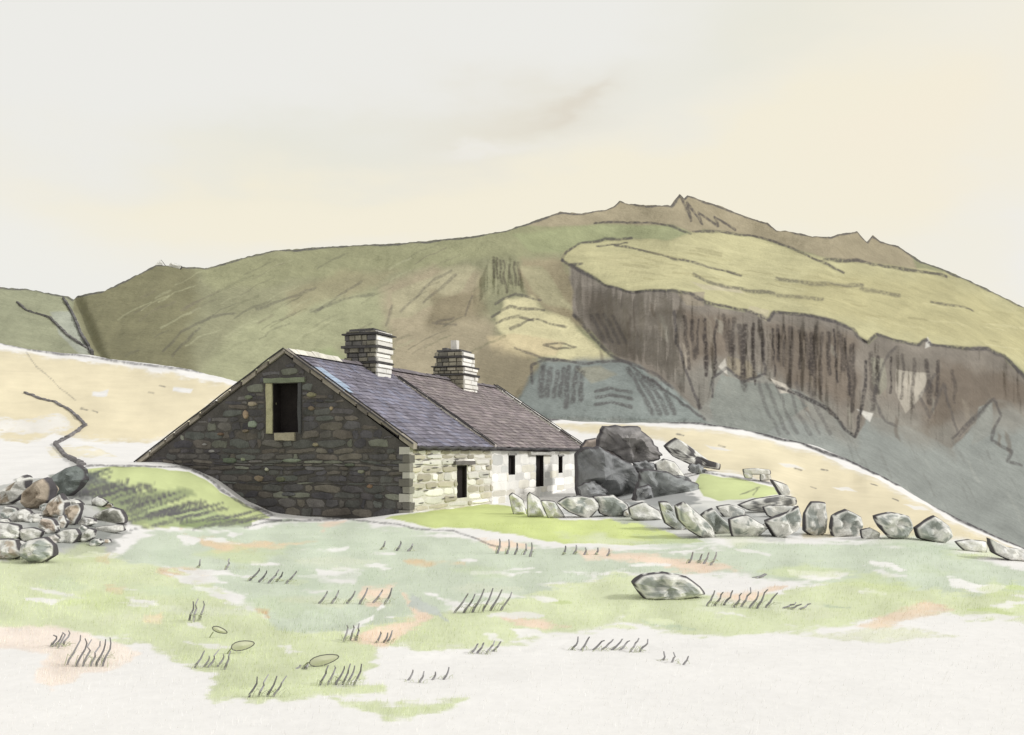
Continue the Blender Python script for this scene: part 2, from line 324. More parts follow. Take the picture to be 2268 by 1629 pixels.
gp.stroke([(p[0], p[1] + 1) for p in cr[cr[:, 0] < 600]], 2.6, (96, 94, 96), a=.8); gp.stroke([(p[0], p[1] + 1) for p in cr[cr[:, 0] > 1100]], 3.4, (62, 60, 62), a=.95, grain=.2)
gp.stroke([(1560, 1046), (1600, 1054), (1680, 1066), (1725, 1072)], 2.6, a=.7); gp.stroke([(1640, 1094), (1680, 1080), (1665, 1096)], 2.0, a=.6)
gp.stroke([(2100, 1128), (2160, 1160), (2268, 1195)], 3, a=.6)
GV = np.stack([(GPg - CX) / F * GYg, GYg, GZg], -1)
def grid_faces(nr, nc):
    i = np.arange(nr - 1)[:, None] * nc + np.arange(nc - 1)[None]
    return np.stack([i, i + 1, i + nc + 1, i + nc], -1).reshape(-1, 4)
K = .86
def fast_grid(name, V, C, mat):
    nr, nc = V.shape[:2]; f = grid_faces(nr, nc)
    me = bpy.data.meshes.new(name); v = V.reshape(-1, 3)
    me.vertices.add(len(v)); me.vertices.foreach_set('co', v.ravel().astype(np.float32))
    me.loops.add(len(f) * 4); me.loops.foreach_set('vertex_index', f.ravel().astype(np.int32))
    me.polygons.add(len(f)); me.polygons.foreach_set('loop_start', (np.arange(len(f)) * 4).astype(np.int32))
    me.update(calc_edges=True); me.validate()
    a = me.attributes.new('Col', 'FLOAT_COLOR', 'POINT'); c = np.ones((len(v), 4)); c[:, :3] = np.clip(C.reshape(-1, 3), .005, .9)
    a.data.foreach_set('color', c.ravel().astype(np.float32)); me.shade_smooth(); me.materials.append(mat)
    o = bpy.data.objects.new(name, me); COL.objects.link(o); return o
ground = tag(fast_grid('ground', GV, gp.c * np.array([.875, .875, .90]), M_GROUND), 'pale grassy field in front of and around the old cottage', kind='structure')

# ------------------------------------------------------------------ hills
hc = np.concatenate([np.arange(-3500, -60, 50), np.arange(-60, 2330, 1.75), np.arange(2330, 5501, 50)])
NR = 540
rp = ip(RIDGE, hc) + (fbm(hc / 9, hc * 0, 3, 3) - .5) * 3.2; bp_ = ip(CREST, hc) + 75
t = np.linspace(0, 1, NR)[:, None]
Hpy = bp_[None] * (1 - t) + rp[None] * t; Hpx = np.repeat(hc[None], NR, 0)
CLIFF = [(1262, 588), (1300, 607), (1340, 632), (1400, 647), (1470, 642), (1530, 652), (1560, 670), (1660, 690), (1700, 707), (1715, 692), (1800, 700), (1850, 712), (1888, 728), (1900, 745), (1922, 760), (1942, 742), (2000, 758),
         (2036, 765), (2050, 752), (2062, 765), (2140, 772), (2190, 772), (2225, 790), (2268, 835), (2500, 900), (2500, 1040), (2330, 960), (2268, 925), (2240, 890), (2191, 882), (2160, 940), (2108, 994), (2050, 965), (1970, 935), (1921, 922), (1892, 968),
         (1860, 935), (1827, 901), (1780, 870), (1723, 854), (1687, 828), (1650, 844), (1604, 812), (1580, 828), (1567, 885), (1545, 912), (1520, 900), (1484, 872), (1453, 850), (1400, 805), (1349, 781), (1310, 730), (1271, 698)]
MEADOW = [(1243, 575), (1250, 556), (1290, 540), (1380, 529), (1480, 532), (1535, 514), (1600, 512), (1700, 532), (1780, 560), (1850, 576), (1980, 590), (2100, 604), (2290, 690), (2500, 800), (2500, 880), (2268, 822), (2225, 788), (2190, 770), (2140, 770),
          (2062, 764), (2050, 752), (2036, 764), (2000, 757), (1942, 742), (1922, 758), (1900, 744), (1888, 728), (1850, 711), (1800, 700), (1715, 691), (1700, 706), (1660, 690), (1560, 670), (1530, 652), (1470, 642), (1400, 646), (1340, 631), (1300, 606), (1262, 588)]
CRAG = [(1088, 575), (1145, 570), (1152, 600), (1160, 650), (1085, 655), (1040, 680), (1060, 620)]
HUM = [(1178, 838), (1209, 800), (1297, 806), (1380, 800), (1422, 812), (1484, 854), (1547, 916), (1570, 935), (1190, 925), (1140, 885)]
def wide(a, n):
    k = np.hanning(n + 2)[1:-1]; k /= k.sum(); return np.convolve(np.pad(a, n // 2, mode='edge'), k, 'valid')
rs = wide(ip(RIDGE, hc), 161); bs = wide(bp_, 81); Apy = bs[None] * (1 - t) + rs[None] * t; Apx = Hpx
mk = Paint(Apx, Apy, (0, 0, 0))
def mask(P, edge=10, X=None, Yp=None):
    X = Apx if X is None else X; Yp = Apy if Yp is None else Yp
    m = np.zeros(X.shape); P_ = np.array(P, float); e = edge + 3
    s = (X > P_[:, 0].min() - e) & (X < P_[:, 0].max() + e) & (Yp > P_[:, 1].min() - e) & (Yp < P_[:, 1].max() + e)
    d, ins = mk._dist(X[s], Yp[s], P, True); m[s] = smooth(np.where(ins, d, -d) / edge + .5); return m
mc = mask(CLIFF, 24); mm = mask(MEADOW, 40); mg = mask(CRAG, 16)
rate = .8 + 1.0 * mm - .42 * mc * (1 - mm) - .3 * mg
dpy = np.abs(np.diff(Apy, axis=0, prepend=Apy[:1]))
Da = ip(D0, hc)[None] + np.cumsum(rate * dpy, axis=0)
Da[:, 70:-70] = blur(Da, 131, 1)[:, 70:-70]; Da = blur(Da, 41, 1)
Dh = np.empty(Hpy.shape)
for j in range(len(hc)):
    a_, d_ = Apy[::-1, j], Da[::-1, j]; q_ = Hpy[:, j]
    Dh[:, j] = np.interp(q_, a_, d_) + np.maximum(0, a_[0] - q_) * .8 - np.maximum(0, q_ - a_[-1]) * .6
mc = mask(CLIFF, 6, Hpx, Hpy); mm = mask(MEADOW, 14, Hpx, Hpy); mg = mask(CRAG, 10, Hpx, Hpy); mh = mask(HUM, 22, Hpx, Hpy)
Dh *= 1 + .05 * (fbm(Hpx / 150 + 4, Hpy / 110, 21, 4) - .5) * smooth(t * 6) - .035 * mh
# gullies, ribs and buttresses
Dh += mc * ((fbm(Hpx / 15, Hpy / 130, 23, 3) - .5) * 9 + np.abs(fbm(Hpx / 50, Hpy / 200, 25, 2) - .5) * 8) + mg * (fbm(Hpx / 9, Hpy / 90, 29, 2) - .5) * 10
Dh += (1 - mc) * (fbm(Hpx / 24 + Hpy / 60, Hpy / 34, 27, 4) - .5) * 3.2
sd_ = (Hpy - 660) * .42 + 165 - Hpx                 # notch running down between the left knoll and the main hill
Dh += 14 * np.exp(-(sd_ / 16) ** 2) * smooth((900 - Hpy) / 100) * (Hpx < 400)
hp = Paint(Hpx, Hpy, (150, 150, 120))
hp.poly([(-3500, 500), (1250, 500), (1250, 1300), (-3500, 1300)], (153, 152, 124), edge=40, rim=0, tex=.06)
hp.poly([(160, 655), (330, 580), (420, 590), (440, 680), (420, 770), (430, 840), (250, 830), (210, 780)], (134, 131, 103), edge=45, warp=18, rim=0, tex=.1)
hp.poly([(400, 570), (900, 540), (1150, 500), (1280, 480), (1400, 500), (1250, 560), (1080, 570), (1000, 590), (700, 620), (480, 640)], (157, 157, 125), edge=22, warp=14, rim=.02)
hp.poly([(520, 720), (700, 650), (860, 640), (900, 700), (760, 760), (640, 830), (560, 880), (420, 860)], (167, 168, 136), edge=35, warp=14, rim=.0)
hp.poly([(640, 640), (760, 600), (880, 600), (800, 650), (700, 680), (640, 700)], (158, 150, 122), edge=25, a=.6, warp=12, rim=.03)
hp.poly([(560, 870), (650, 800), (730, 770), (770, 800), (770, 900), (560, 900)], (158, 170, 126), edge=30, a=.7, rim=.0)
hp.poly([(850, 640), (960, 590), (1060, 600), (1050, 680), (1090, 720), (1130, 800), (1150, 930), (860, 930), (860, 740)], (168, 158, 134), edge=34, warp=14, rim=.03, tex=.1)
hp.poly([(870, 650), (1000, 590), (1060, 590), (1010, 650), (920, 700), (860, 710)], (183, 178, 148), edge=8, warp=9, a=.7)
hp.poly([(950, 650), (1050, 640), (1080, 690), (1000, 730), (940, 720)], (142, 132, 108), edge=26, warp=18, a=.7, rim=0)
hp.poly([(1150, 570), (1240, 570), (1300, 640), (1350, 720), (1300, 740), (1220, 690), (1170, 660)], (160, 150, 124), edge=22, warp=12, rim=.02)
hp.poly([(1150, 590), (1200, 590), (1270, 690), (1200, 670)], (180, 176, 144), edge=8, warp=6, a=.7)
hp.poly([(1092, 700), (1120, 662), (1180, 652), (1215, 690), (1262, 700), (1300, 745), (1360, 800), (1300, 812), (1215, 795), (1140, 770), (1100, 735)], (214, 207, 168), edge=6, warp=10, dry=.03)
hp.poly([(1080, 745), (1140, 740), (1250, 760), (1230, 790), (1150, 800), (1090, 790)], (212, 196, 160), edge=8, warp=6, a=.7)
hp.poly([(1090, 800), (1180, 800), (1200, 830), (1170, 900), (1110, 880)], (142, 133, 112), edge=30, warp=16, rim=0)
hp.poly([(1165, 500), (1240, 466), (1300, 462), (1505, 420), (1700, 482), (1900, 500), (2015, 560), (2030, 598), (1960, 590), (1850, 574), (1780, 560), (1700, 532), (1640, 520), (1560, 508), (1535, 517), (1490, 500), (1330, 497), (1240, 500)], (168, 158, 134), edge=8, warp=4, rim=.06)
hp.poly([(1130, 520), (1330, 498), (1490, 502), (1535, 518), (1480, 532), (1380, 530), (1290, 542), (1250, 560), (1180, 560)], (160, 164, 128), edge=10, warp=6, rim=.03)
hp.poly(MEADOW, (196, 191, 151), edge=7, warp=4, tex=.10)
hp.poly([(1800, 600), (2100, 620), (2300, 720), (2300, 800), (1950, 730), (1750, 660)], (189, 182, 140), edge=40, warp=20, a=.7, rim=0)
hp.poly([(1300, 560), (1500, 560), (1560, 620), (1400, 630)], (206, 200, 158), edge=25, warp=14, a=.8, rim=0)
hp.poly([(1190, 800), (1400, 790), (1700, 820), (2268, 880), (2600, 1000), (2600, 1400), (1900, 1100), (1560, 960), (1190, 960)], (147, 151, 147), edge=18, warp=8, rim=0, tex=.08)
hp.poly([(1060, 760), (1180, 800), (1190, 860), (1180, 940), (1060, 940)], (146, 137, 115), edge=34, warp=18, rim=0)
hp.poly(CLIFF, (138, 131, 122), edge=8, warp=8, tex=.2, brush=0)
for P in ([(1500, 830), (1600, 800), (1700, 830), (1850, 900), (1900, 990), (1700, 900), (1560, 930)], [(1920, 890), (2060, 930), (2120, 960), (2110, 1010), (2040, 985), (1930, 950)], [(2150, 900), (2300, 880), (2300, 950), (2160, 960)]):
    hp.poly(P, (144, 141, 133), edge=40, warp=16, a=.75, rim=0)
for P in ([(1700, 720), (1890, 740), (1900, 900), (1780, 860), (1700, 800)], [(1500, 690), (1640, 700), (1600, 800), (1520, 800)], [(2090, 800), (2300, 850), (2300, 900), (2120, 920), (2060, 960), (2040, 900)]):
    hp.poly(P, (116, 103, 90), edge=34, warp=18, a=.6, rim=0)
random.seed(3)
for k in range(46):
    x0 = random.uniform(1290, 2260); y0 = np.interp(x0, [1290, 1560, 1900, 2260], [650, 720, 800, 850]) + random.uniform(-30, 120); w_ = random.uniform(5, 14); h_ = random.uniform(20, 70)
    if random.random() < .72: hp.poly([(x0, y0), (x0 + w_, y0 + h_ * .2), (x0 + w_ * 1.4, y0 + h_), (x0 + w_ * .3, y0 + h_ * .8)], random.choice([(150, 141, 128), (108, 98, 88), (120, 110, 98), (162, 158, 146)]), edge=6, warp=7, a=.55, seed=k)
hp.poly([(1290, 640), (1340, 650), (1400, 760), (1480, 850), (1440, 850), (1349, 781), (1290, 700)], (118, 110, 101), edge=20, warp=6, a=.6, rim=0)
hp.poly(HUM, (141, 148, 145), edge=12, warp=9, tex=.14)
hp.poly([(1275, 815), (1330, 812), (1370, 830), (1310, 850)], (158, 155, 138), edge=8, a=.7)
for P, c in [([(1930, 790), (1955, 795), (1965, 860), (1945, 880), (1930, 840)], (158, 155, 140)), ([(1985, 820), (2060, 830), (2040, 880), (2005, 915), (1985, 870)], (190, 183, 170)), ([(1612, 790), (1660, 800), (1675, 832), (1640, 845), (1610, 810)], (150, 141, 124)),
             ([(1595, 830), (1650, 848), (1720, 850), (1790, 900), (1700, 960), (1590, 950), (1570, 900)], (142, 146, 140)), ([(2170, 900), (2200, 890), (2200, 960), (2150, 985)], (158, 160, 154)), ([(1660, 680), (1705, 690), (1700, 712), (1655, 690)], (206, 198, 168)),
             ([(1705, 840), (1740, 850), (1760, 870), (1730, 870)], (205, 198, 186)), ([(1590, 815), (1605, 795), (1612, 830)], (215, 210, 200)), ([(1510, 760), (1530, 790), (1520, 820)], (180, 170, 156)), ([(1900, 905), (1935, 915), (1925, 935)], (225, 222, 214)),
             ([(1500, 650), (1560, 645), (1560, 680), (1520, 675)], (165, 155, 138)), ([(2055, 745), (2068, 765), (2050, 770)], (225, 222, 214)), ([(1530, 625), (1640, 640), (1650, 650), (1560, 640)], (206, 198, 170))]:
    hp.poly(P, c, edge=4, warp=4, a=.85)
hp.poly([(-200, 640), (60, 638), (165, 662), (160, 700), (200, 790), (80, 775), (-200, 760)], (158, 160, 134), edge=4, warp=4)
hp.poly([(110, 690), (160, 690), (205, 785), (180, 790), (130, 740)], (176, 180, 168), edge=6, warp=4, a=.8)
# dark seams, cracks, gullies (strokes)
ST = lambda P, w=2.2, a=.75, c=(84, 80, 80): hp.stroke(P, w * 1.35, c, min(1, a * 1.12))
r_in = [(p[0], p[1] + 1) for p in RIDGE if -100 < p[0] < 2400]
hp.stroke(r_in, 2.4, (92, 90, 92), .85, .35)
ST([(1245, 578), (1250, 558), (1280, 542), (1340, 531), (1400, 530)]); ST([(1245, 578), (1262, 588), (1290, 585)])
ST([(1320, 545), (1390, 540)], 1.6); ST([(1365, 543), (1440, 560), (1520, 578), (1580, 595), (1640, 610)], 1.9)
ST([(1535, 512), (1600, 512), (1690, 528), (1750, 548), (1810, 575), (1870, 604)], 2.2); ST([(1318, 495), (1430, 493), (1490, 502), (1530, 518)], 1.8)
ST([(1505, 435), (1530, 490), (1520, 450), (1555, 495), (1545, 470), (1590, 500), (1580, 480), (1630, 508)], 2)
ST([(1825, 575), (1900, 578), (1960, 590), (2040, 600), (2098, 612)], 2.8); ST([(1535, 610), (1580, 630), (1660, 645), (1715, 650)], 3, .6); ST([(1720, 618), (1800, 628), (1910, 633)], 3.4, .55)
ST([(1725, 655), (1820, 662)], 3, .5); ST([(1910, 642), (1990, 655)], 3, .5); ST([(2060, 668), (2110, 675), (2155, 690)], 1.8, .6)
for a_, b_ in ((0, 21), ): ST(CLIFF[:25], 2.6, .8)
ST([(1271, 698), (1300, 730), (1349, 785), (1400, 810), (1453, 852), (1500, 885), (1560, 930)], 2.4, .7); ST([(1495, 690), (1500, 760), (1530, 850), (1550, 905)], 2.4, .75)
ST([(1687, 760), (1695, 828), (1650, 846), (1605, 815), (1580, 835), (1577, 880)], 2.2); ST([(1723, 856), (1780, 880), (1830, 905), (1892, 968), (1912, 900), (1920, 800)], 2.8, .8, (66, 62, 62))
random.seed(11)
for x0 in [1515, 1530, 1545, 1560, 1585, 1600, 1612, 1625, 1637, 1650, 1668, 1680, 1710, 1722, 1738, 1752, 1768, 1782, 1797, 1806, 1818, 1832, 1845, 1858, 1870, 1884, 1890, 1930, 1945, 1975, 2000, 2025, 2052, 2080, 2110]:
    top = np.interp(x0, [1500, 1560, 1700, 1850, 1900, 2110], [690, 690, 712, 725, 770, 800]) + random.uniform(2, 22)
    ln = random.uniform(70, 150) if x0 < 1900 else random.uniform(70, 130)
    ln = min(ln, np.interp(x0, [1500, 1580, 1700, 1800, 1890, 2110], [190, 150, 130, 170, 210, 180]))
    dx = random.uniform(-6, 14); ST([(x0, top), (x0 + dx * .6, top + ln * .5), (x0 + dx, top + ln)], random.choice([2.2, 3, 4.0]), random.uniform(.5, .85), (70, 64, 62))
for x0 in [1310, 1325, 1340, 1355]: ST([(x0, 700), (x0 + 32, 760)], 2.4, .5)
for x0 in [1205, 1218, 1232, 1246, 1260, 1275, 1292]: ST([(x0 + random.uniform(-3, 3), 820 + random.uniform(-6, 12)), (x0 - 8, 880 + random.uniform(-5, 25))], 4.0, .65)
for x0 in [1395, 1412, 1428, 1445]: ST([(x0, 820 + (x0 - 1395) * .5), (x0 + 26, 870), (x0 + 50, 915)], 4.0, .6)
for y0 in [868, 882, 898]: ST([(1320, y0), (1350, y0 - 6), (1400, y0 + 3)], 3, .65)
ST([(1180, 850), (1180, 810), (1215, 798), (1300, 806), (1380, 800), (1430, 815), (1490, 860)], 2.4, .7)
for x0 in [1680, 1700, 1720, 1745, 1765, 1790]: ST([(x0, 850), (x0 + 20, 910), (x0 + 48, 960)], 3.0, .42)
ST([(1985, 770), (1960, 800), (1935, 880), (1960, 935), (1985, 945)], 2.4, .5); ST([(2070, 830), (2040, 880), (2060, 925), (2090, 850), (2110, 930), (2120, 960)], 2.4, .5)
ST([(2110, 970), (2170, 910), (2200, 885), (2215, 920), (2195, 975), (2240, 1000), (2230, 1020), (2262, 1030)], 2.6, .6); ST([(2125, 965), (2185, 900)], 3, .5)
ST([(2225, 788), (2268, 840), (2320, 870)], 2.4, .7)
for x0 in [1092, 1100, 1108, 1116, 1128, 1138, 1146]: ST([(x0, 572 + random.uniform(0, 22)), (x0 + 4, 610 + random.uniform(0, 40))], 2.4, .6, (84, 78, 68))
for P in [[(1095, 672), (1140, 652), (1198, 665)], [(1088, 700), (1130, 680), (1205, 688)], [(1100, 715), (1150, 700), (1180, 712)], [(1130, 730), (1180, 708), (1252, 725)], [(1205, 765), (1240, 760), (1275, 770), (1230, 774), (1205, 765)], [(1140, 770), (1200, 795), (1260, 802)],
          [(360, 780), (400, 735), (470, 700), (520, 695)], [(570, 685), (640, 660), (700, 640)], [(690, 690), (760, 665), (830, 650)], [(380, 790), (440, 730)], [(1030, 700), (1045, 655)], [(1010, 720), (960, 715), (1005, 705)], [(855, 720), (870, 680)], [(890, 690), (960, 620), (1000, 600)], [(940, 670), (1010, 610)], [(700, 690), (800, 625)]]:
    ST(P, 2.2, .38 if P[0][0] < 1050 else .6)
random.seed(17)
for k in range(70):
    x0 = random.uniform(240, 1050); y0 = random.uniform(np.interp(x0, [240, 600, 1050], [660, 590, 560]), 790); l_ = random.uniform(25, 90)
    hp.stroke([(x0, y0), (x0 + l_ * .5, y0 - l_ * .30), (x0 + l_, y0 - l_ * .5)], random.uniform(1.2, 2.6), random.choice([(120, 120, 96), (126, 120, 104), (182, 182, 150), (108, 106, 92)]), random.uniform(.2, .5))
for k in range(60):
    x0 = random.uniform(1300, 2240); y0 = np.interp(x0, [1300, 1560, 1900, 2240], [560, 560, 640, 720]) + random.uniform(-20, 60); l_ = random.uniform(20, 90)
    hp.stroke([(x0, y0), (x0 + l_, y0 + l_ * .16)], random.uniform(1.2, 2.4), random.choice([(150, 143, 110), (168, 160, 120), (214, 208, 168)]), random.uniform(.2, .45))
for k in range(60):
    x0 = random.uniform(1580, 2260); y0 = np.interp(x0, [1580, 1900, 2260], [880, 960, 1010]) + random.uniform(-20, 110); l_ = random.uniform(15, 60)
    hp.stroke([(x0, y0), (x0 + l_ * .5, y0 + l_)], random.uniform(1.4, 3), random.choice([(130, 132, 128), (118, 118, 114), (170, 172, 166)]), random.uniform(.2, .4))
# back side of the ridge
Hz = EYE + (HY - Hpy) / F * Dh
HV = np.stack([(Hpx - CX) / F * Dh, Dh, Hz], -1)
back = HV[-1]; rows = [HV]; cc = [hp.c * .86]
for k, (dy, dz) in enumerate([(6, -.8), (20, -5), (60, -22), (160, -70)]):
    b = back.copy(); f_ = (back[:, 1] + dy) / back[:, 1]; b[:, 0] *= f_; b[:, 1] += dy; b[:, 2] += dz
    rows.append(b[None]); cc.append(hp.c[-1:] * .86)
hill = tag(fast_grid('hill', np.concatenate(rows), np.concatenate(cc), M_HILL), 'long olive hill with a craggy summit, yellow meadow and dark cliffs', kind='structure')
def hill_pt(px, py):
    j = int(np.argmin(np.abs(hc - px))); i = int(np.argmin(np.abs(Hpy[:, j] - py)))
    return at(px, py, Dh[i, j])

# ------------------------------------------------------------------ stones
PEN = L(88, 85, 88)
def stone(P, tint, label, name='boulder', cat='boulder', group='boulders of the tumbled field wall', Y=None, thick=.8, patch=.55, sc=1.0, rim=True):
    P = np.array(P, float); cx, cy = (P.min(0) + P.max(0)) / 2
    if Y is None: Y = ghit(cx, P[:, 1].max() - 3)
    # densify the outline
    Q = []
    n = len(P)
    for i in range(n):
        a, b, c, d = P[i - 1], P[i], P[(i + 1) % n], P[(i + 2) % n]
        for k in range(5):
            u = k / 5; u2 = u * u; u3 = u2 * u
            cr_ = .5 * ((2 * b) + (c - a) * u + (2 * a - 5 * b + 4 * c - d) * u2 + (3 * b - a - 3 * c + d) * u3)
            Q.append(.3 * cr_ + .7 * (b * (1 - u) + c * u))
    Q = np.array(Q); m = len(Q); ctr = Q.mean(0); Q = ctr + (Q - ctr) * 1.07
    if patch == 1: Q = Q + np.stack([[random.uniform(-2.6, 2.6) for _ in Q], [random.uniform(-2.4, 1.5) for _ in Q]], 1)
    ext = (Q.max(0) - Q.min(0)).min() / F * Y * .5 * thick + .04
    sd = random.random() * 90; ns = max(11, (Q.max(0) - Q.min(0)).max() * .23)
    V = []; C = []; Fc = []
    prof = [0, .22, .42, .6, .76, .88, .945, 1.0]
    rings = [(s_, -1) for s_ in prof[1:]] + [(s_, 1) for s_ in prof[::-1][1:-1]]
    tint = np.array(tint, float); pale = (218, 217, 212) if group == LP_ else (228, 227, 222)
    pm = lambda v: v
    def put(q, s_, side):
        q2 = ctr + (q - ctr) * s_
        dz = side * ext * (1 - s_ ** 2.6) ** .5
        nz = fbm(q2[0] / ns + sd, q2[1] / ns + side * 3, 71, 2) - .5
        dz *= 1 + (2.4 if patch == 1 else 1.6) * nz
        # facets
        pt = at(q2[0], q2[1], Y); pt[1] += dz + ext * .4; return pt, q2, nz
    for s_, side in rings:
        for q in Q:
            pt, q2, nz = put(q, s_, side); V.append(pt)
            edge_n = fbm(q2[0] / 6 + sd, q2[1] / 6, 77, 2)
            g = fbm(q2[0] / 16 + sd, q2[1] / 20, 73, 2)
            base = lin(tint) * (2.7 if patch == 1 else 1.12) if (g > .5 + .2 * (1 - 2 * patch) and s_ < .7 + .2 * edge_n) or patch > .9 else lin(pale)
            if patch == 1: base = base * (.82 + .3 * smooth(.5 + .5 * math.sin((q2[0] * .35 + q2[1]) / 2.6 + 3 * g)))
            base = base * (.82 + .36 * fbm(q2[0] / 9, q2[1] / 9 + sd, 79, 2))
            if rim and s_ > .92 and edge_n > .28: base = PEN * (.7 + .5 * edge_n)
            C.append(base)
    for r in range(len(rings) - 1):
        for k in range(m):
            k2 = (k + 1) % m; Fc.append((r * m + k, r * m + k2, (r + 1) * m + k2, (r + 1) * m + k))
    for side, off in ((-1, 0), (1, (len(rings) - 1) * m)):
        pt, q2, nz = put(ctr, 0, side); V.append(pt); C.append(C[off]); ci = len(V) - 1
        for k in range(m):
            f_ = (ci, off + (k + 1) % m, off + k); Fc.append(f_ if side < 0 else f_[::-1])
    V = np.array(V); base_p = at(cx, P[:, 1].max(), Y); base_p[1] = V[:, 1].mean()
    o = mesh_obj(name, V - base_p, Fc, M_STONE, None, np.clip(np.array(C) * .95, .01, .9), False)
    o.location = base_p
    tag(o, label, cat, group); return o
LP_ = 'stones of the heap at the left edge'
def R3(*p): return [(1203.9 + x * .4692, 888.6 + y * .4692) for x, y in p]
def R4(*p): return [(x * .2815, 860 + y * .2815) for x, y in p]
GREY = (150, 155, 151); DK = (84, 84, 86); BRN = (165, 153, 138)
FW = 'boulders of the tumbled field wall'; BP = 'dark boulders heaped behind the cottage end'; LP = 'stones of the heap at the left edge'
stone(R3((258, 205), (290, 125), (440, 125), (500, 180), (555, 250), (540, 275), (480, 288), (400, 288), (340, 245), (270, 225)), (92, 90, 90), 'large angular dark boulder on top of the heap beside the white cottage end', group=BP, Y=47, patch=1, thick=.9)
stone(R3((160, 260), (200, 225), (270, 225), (340, 262), (420, 305), (458, 365), (445, 425), (380, 455), (250, 455), (165, 450)), (84, 85, 86), 'large rounded dark boulder touching the right end of the white cottage', group=BP, Y=44.5, patch=1, thick=.9)
stone(R3((470, 330), (560, 335), (650, 368), (720, 390), (732, 430), (690, 462), (640, 480), (590, 520), (520, 515), (450, 490), (430, 450), (455, 380)), (95, 97, 97), 'broad dark boulder low in the heap between rounded boulder and green bank', group=BP, Y=39.5, patch=1, thick=.8)
stone(R3((578, 215), (630, 178), (700, 220), (780, 280), (832, 296), (828, 322), (760, 312), (700, 300), (620, 262)), (90, 88, 90), 'dark tilted slab with a pale edge right of the angular boulder', group=BP, Y=48, patch=.62, thick=.7)
stone(R3((530, 300), (570, 275), (620, 290), (650, 330), (672, 372), (600, 365), (540, 335)), (215, 213, 208), 'small white stone wedged between the dark boulders and tilted slab', group=BP, Y=44, patch=.4, thick=.8)
stone(R3((165, 250), (200, 190), (250, 180), (300, 215), (380, 250), (420, 290), (330, 285), (240, 262)), (112, 104, 98), 'brownish dark stone between roof verge and the angular boulder', group=BP, Y=48.5, patch=1, thick=.7)
for P, t_, lb, pt_ in [
    ([(1128, 1100), (1136, 1093), (1158, 1108), (1166, 1142), (1138, 1140)], PAPER, 'pale pointed stone first from the left in the field wall', .2),
    ([(1168, 1100), (1174, 1092), (1195, 1106), (1210, 1148), (1170, 1145)], PAPER, 'pale leaning stone second from the left in the field wall', .2),
    ([(1200, 1110), (1228, 1112), (1250, 1144), (1216, 1150)], (200, 203, 200), 'small pale stone third from the left in the field wall', .3),
    (R3((70, 480), (110, 455), (180, 450), (240, 462), (262, 500), (210, 556), (120, 522)), GREY, 'flat stone with a grey middle below the right end of the cottage', .6),
    (R3((238, 452), (330, 448), (395, 490), (412, 540), (340, 552), (268, 530)), GREY, 'grey boulder directly below the rounded dark boulder', .75),
    (R3((548, 480), (590, 480), (630, 530), (690, 590), (640, 612), (575, 575)), (172, 175, 172), 'grey slanting stone at the left start of the tumbled wall run', .6),
    (R3((628, 500), (670, 482), (730, 530), (800, 600), (806, 655), (740, 640), (690, 610), (640, 560)), GREY, 'long slanting grey boulder with white lower edge', .55),
    (R3((748, 540), (800, 510), (850, 560), (905, 605), (860, 632), (806, 620)), GREY, 'grey triangular stone right of the long slanting boulder', .6),
    (R3((880, 560), (960, 540), (1010, 570), (1060, 600), (1010, 640), (900, 645)), GREY, 'low grey stone under the dark lintel gap', .6),
    (R3((1055, 565), (1150, 530), (1205, 500), (1220, 560), (1200, 615), (1108, 652), (1080, 620)), GREY, 'big grey block at the foot of the bank corner', .8),
    (R3((1268, 480), (1330, 484), (1340, 560), (1330, 622), (1280, 640), (1236, 612), (1236, 530)), (158, 162, 158), 'tall narrow upright stone in the field wall', .6),
    (R3((1370, 545), (1430, 515), (1498, 548), (1508, 590), (1480, 645), (1376, 645), (1362, 600)), (160, 164, 160), 'rounded stone right of the tall upright stone', .5),
    (R3((1568, 545), (1640, 528), (1722, 545), (1744, 600), (1700, 658), (1640, 645), (1598, 600)), (156, 160, 156), 'round grey boulder on the field wall, second from right', .6),
    (R3((1762, 600), (1850, 545), (1915, 590), (1935, 640), (1890, 672), (1780, 648)), (160, 164, 160), 'domed grey boulder on the field wall, last large one', .55),
    (R3((1950, 665), (2010, 655), (2092, 665), (2092, 716), (1990, 705)), PAPER, 'low white stone right of the domed grey boulder', .1),
    (R3((2108, 650), (2190, 690), (2268, 705), (2300, 760), (2200, 750), (2130, 715)), PAPER, 'white flat stone at the right end of the field wall', .1)]:
    stone(P, t_, lb, patch=pt_)
stone(R3((925, 490), (1000, 462), (1120, 446), (1185, 458), (1190, 488), (1080, 520), (980, 516)), (120, 120, 120), 'dark lintel slab roofing a gap in the bank', 'stone_slab', 'stone slab', FW, Y=31.5, patch=.75, thick=.6)
stone(R3((1040, 500), (1120, 495), (1200, 500), (1190, 535), (1100, 552), (1060, 540)), (190, 192, 190), 'pale stone carrying the dark lintel slab', 'boulder', 'boulder', FW, Y=30.5, patch=.4)
stone(R3((1082, 375), (1150, 398), (1168, 460), (1212, 548), (1160, 520), (1140, 470), (1110, 420)), (222, 220, 214), 'narrow white edging stone down the right side of the green bank', 'boulder', 'boulder', FW, Y=34, patch=.2, thick=.8)
stone(R3((945, 322), (1000, 318), (1066, 325), (1070, 345), (1000, 348), (950, 345)), (205, 202, 192), 'thin pale slab bridging two stones on the green bank', 'stone_slab', 'stone slab', 'slab and props on the green bank', Y=43, patch=.3, thick=.9)
stone(R3((945, 340), (985, 342), (985, 366), (952, 362)), (205, 202, 192), 'small left prop under the pale slab on the bank', 'stone_block', 'stone block', 'slab and props on the green bank', Y=43, patch=.3)
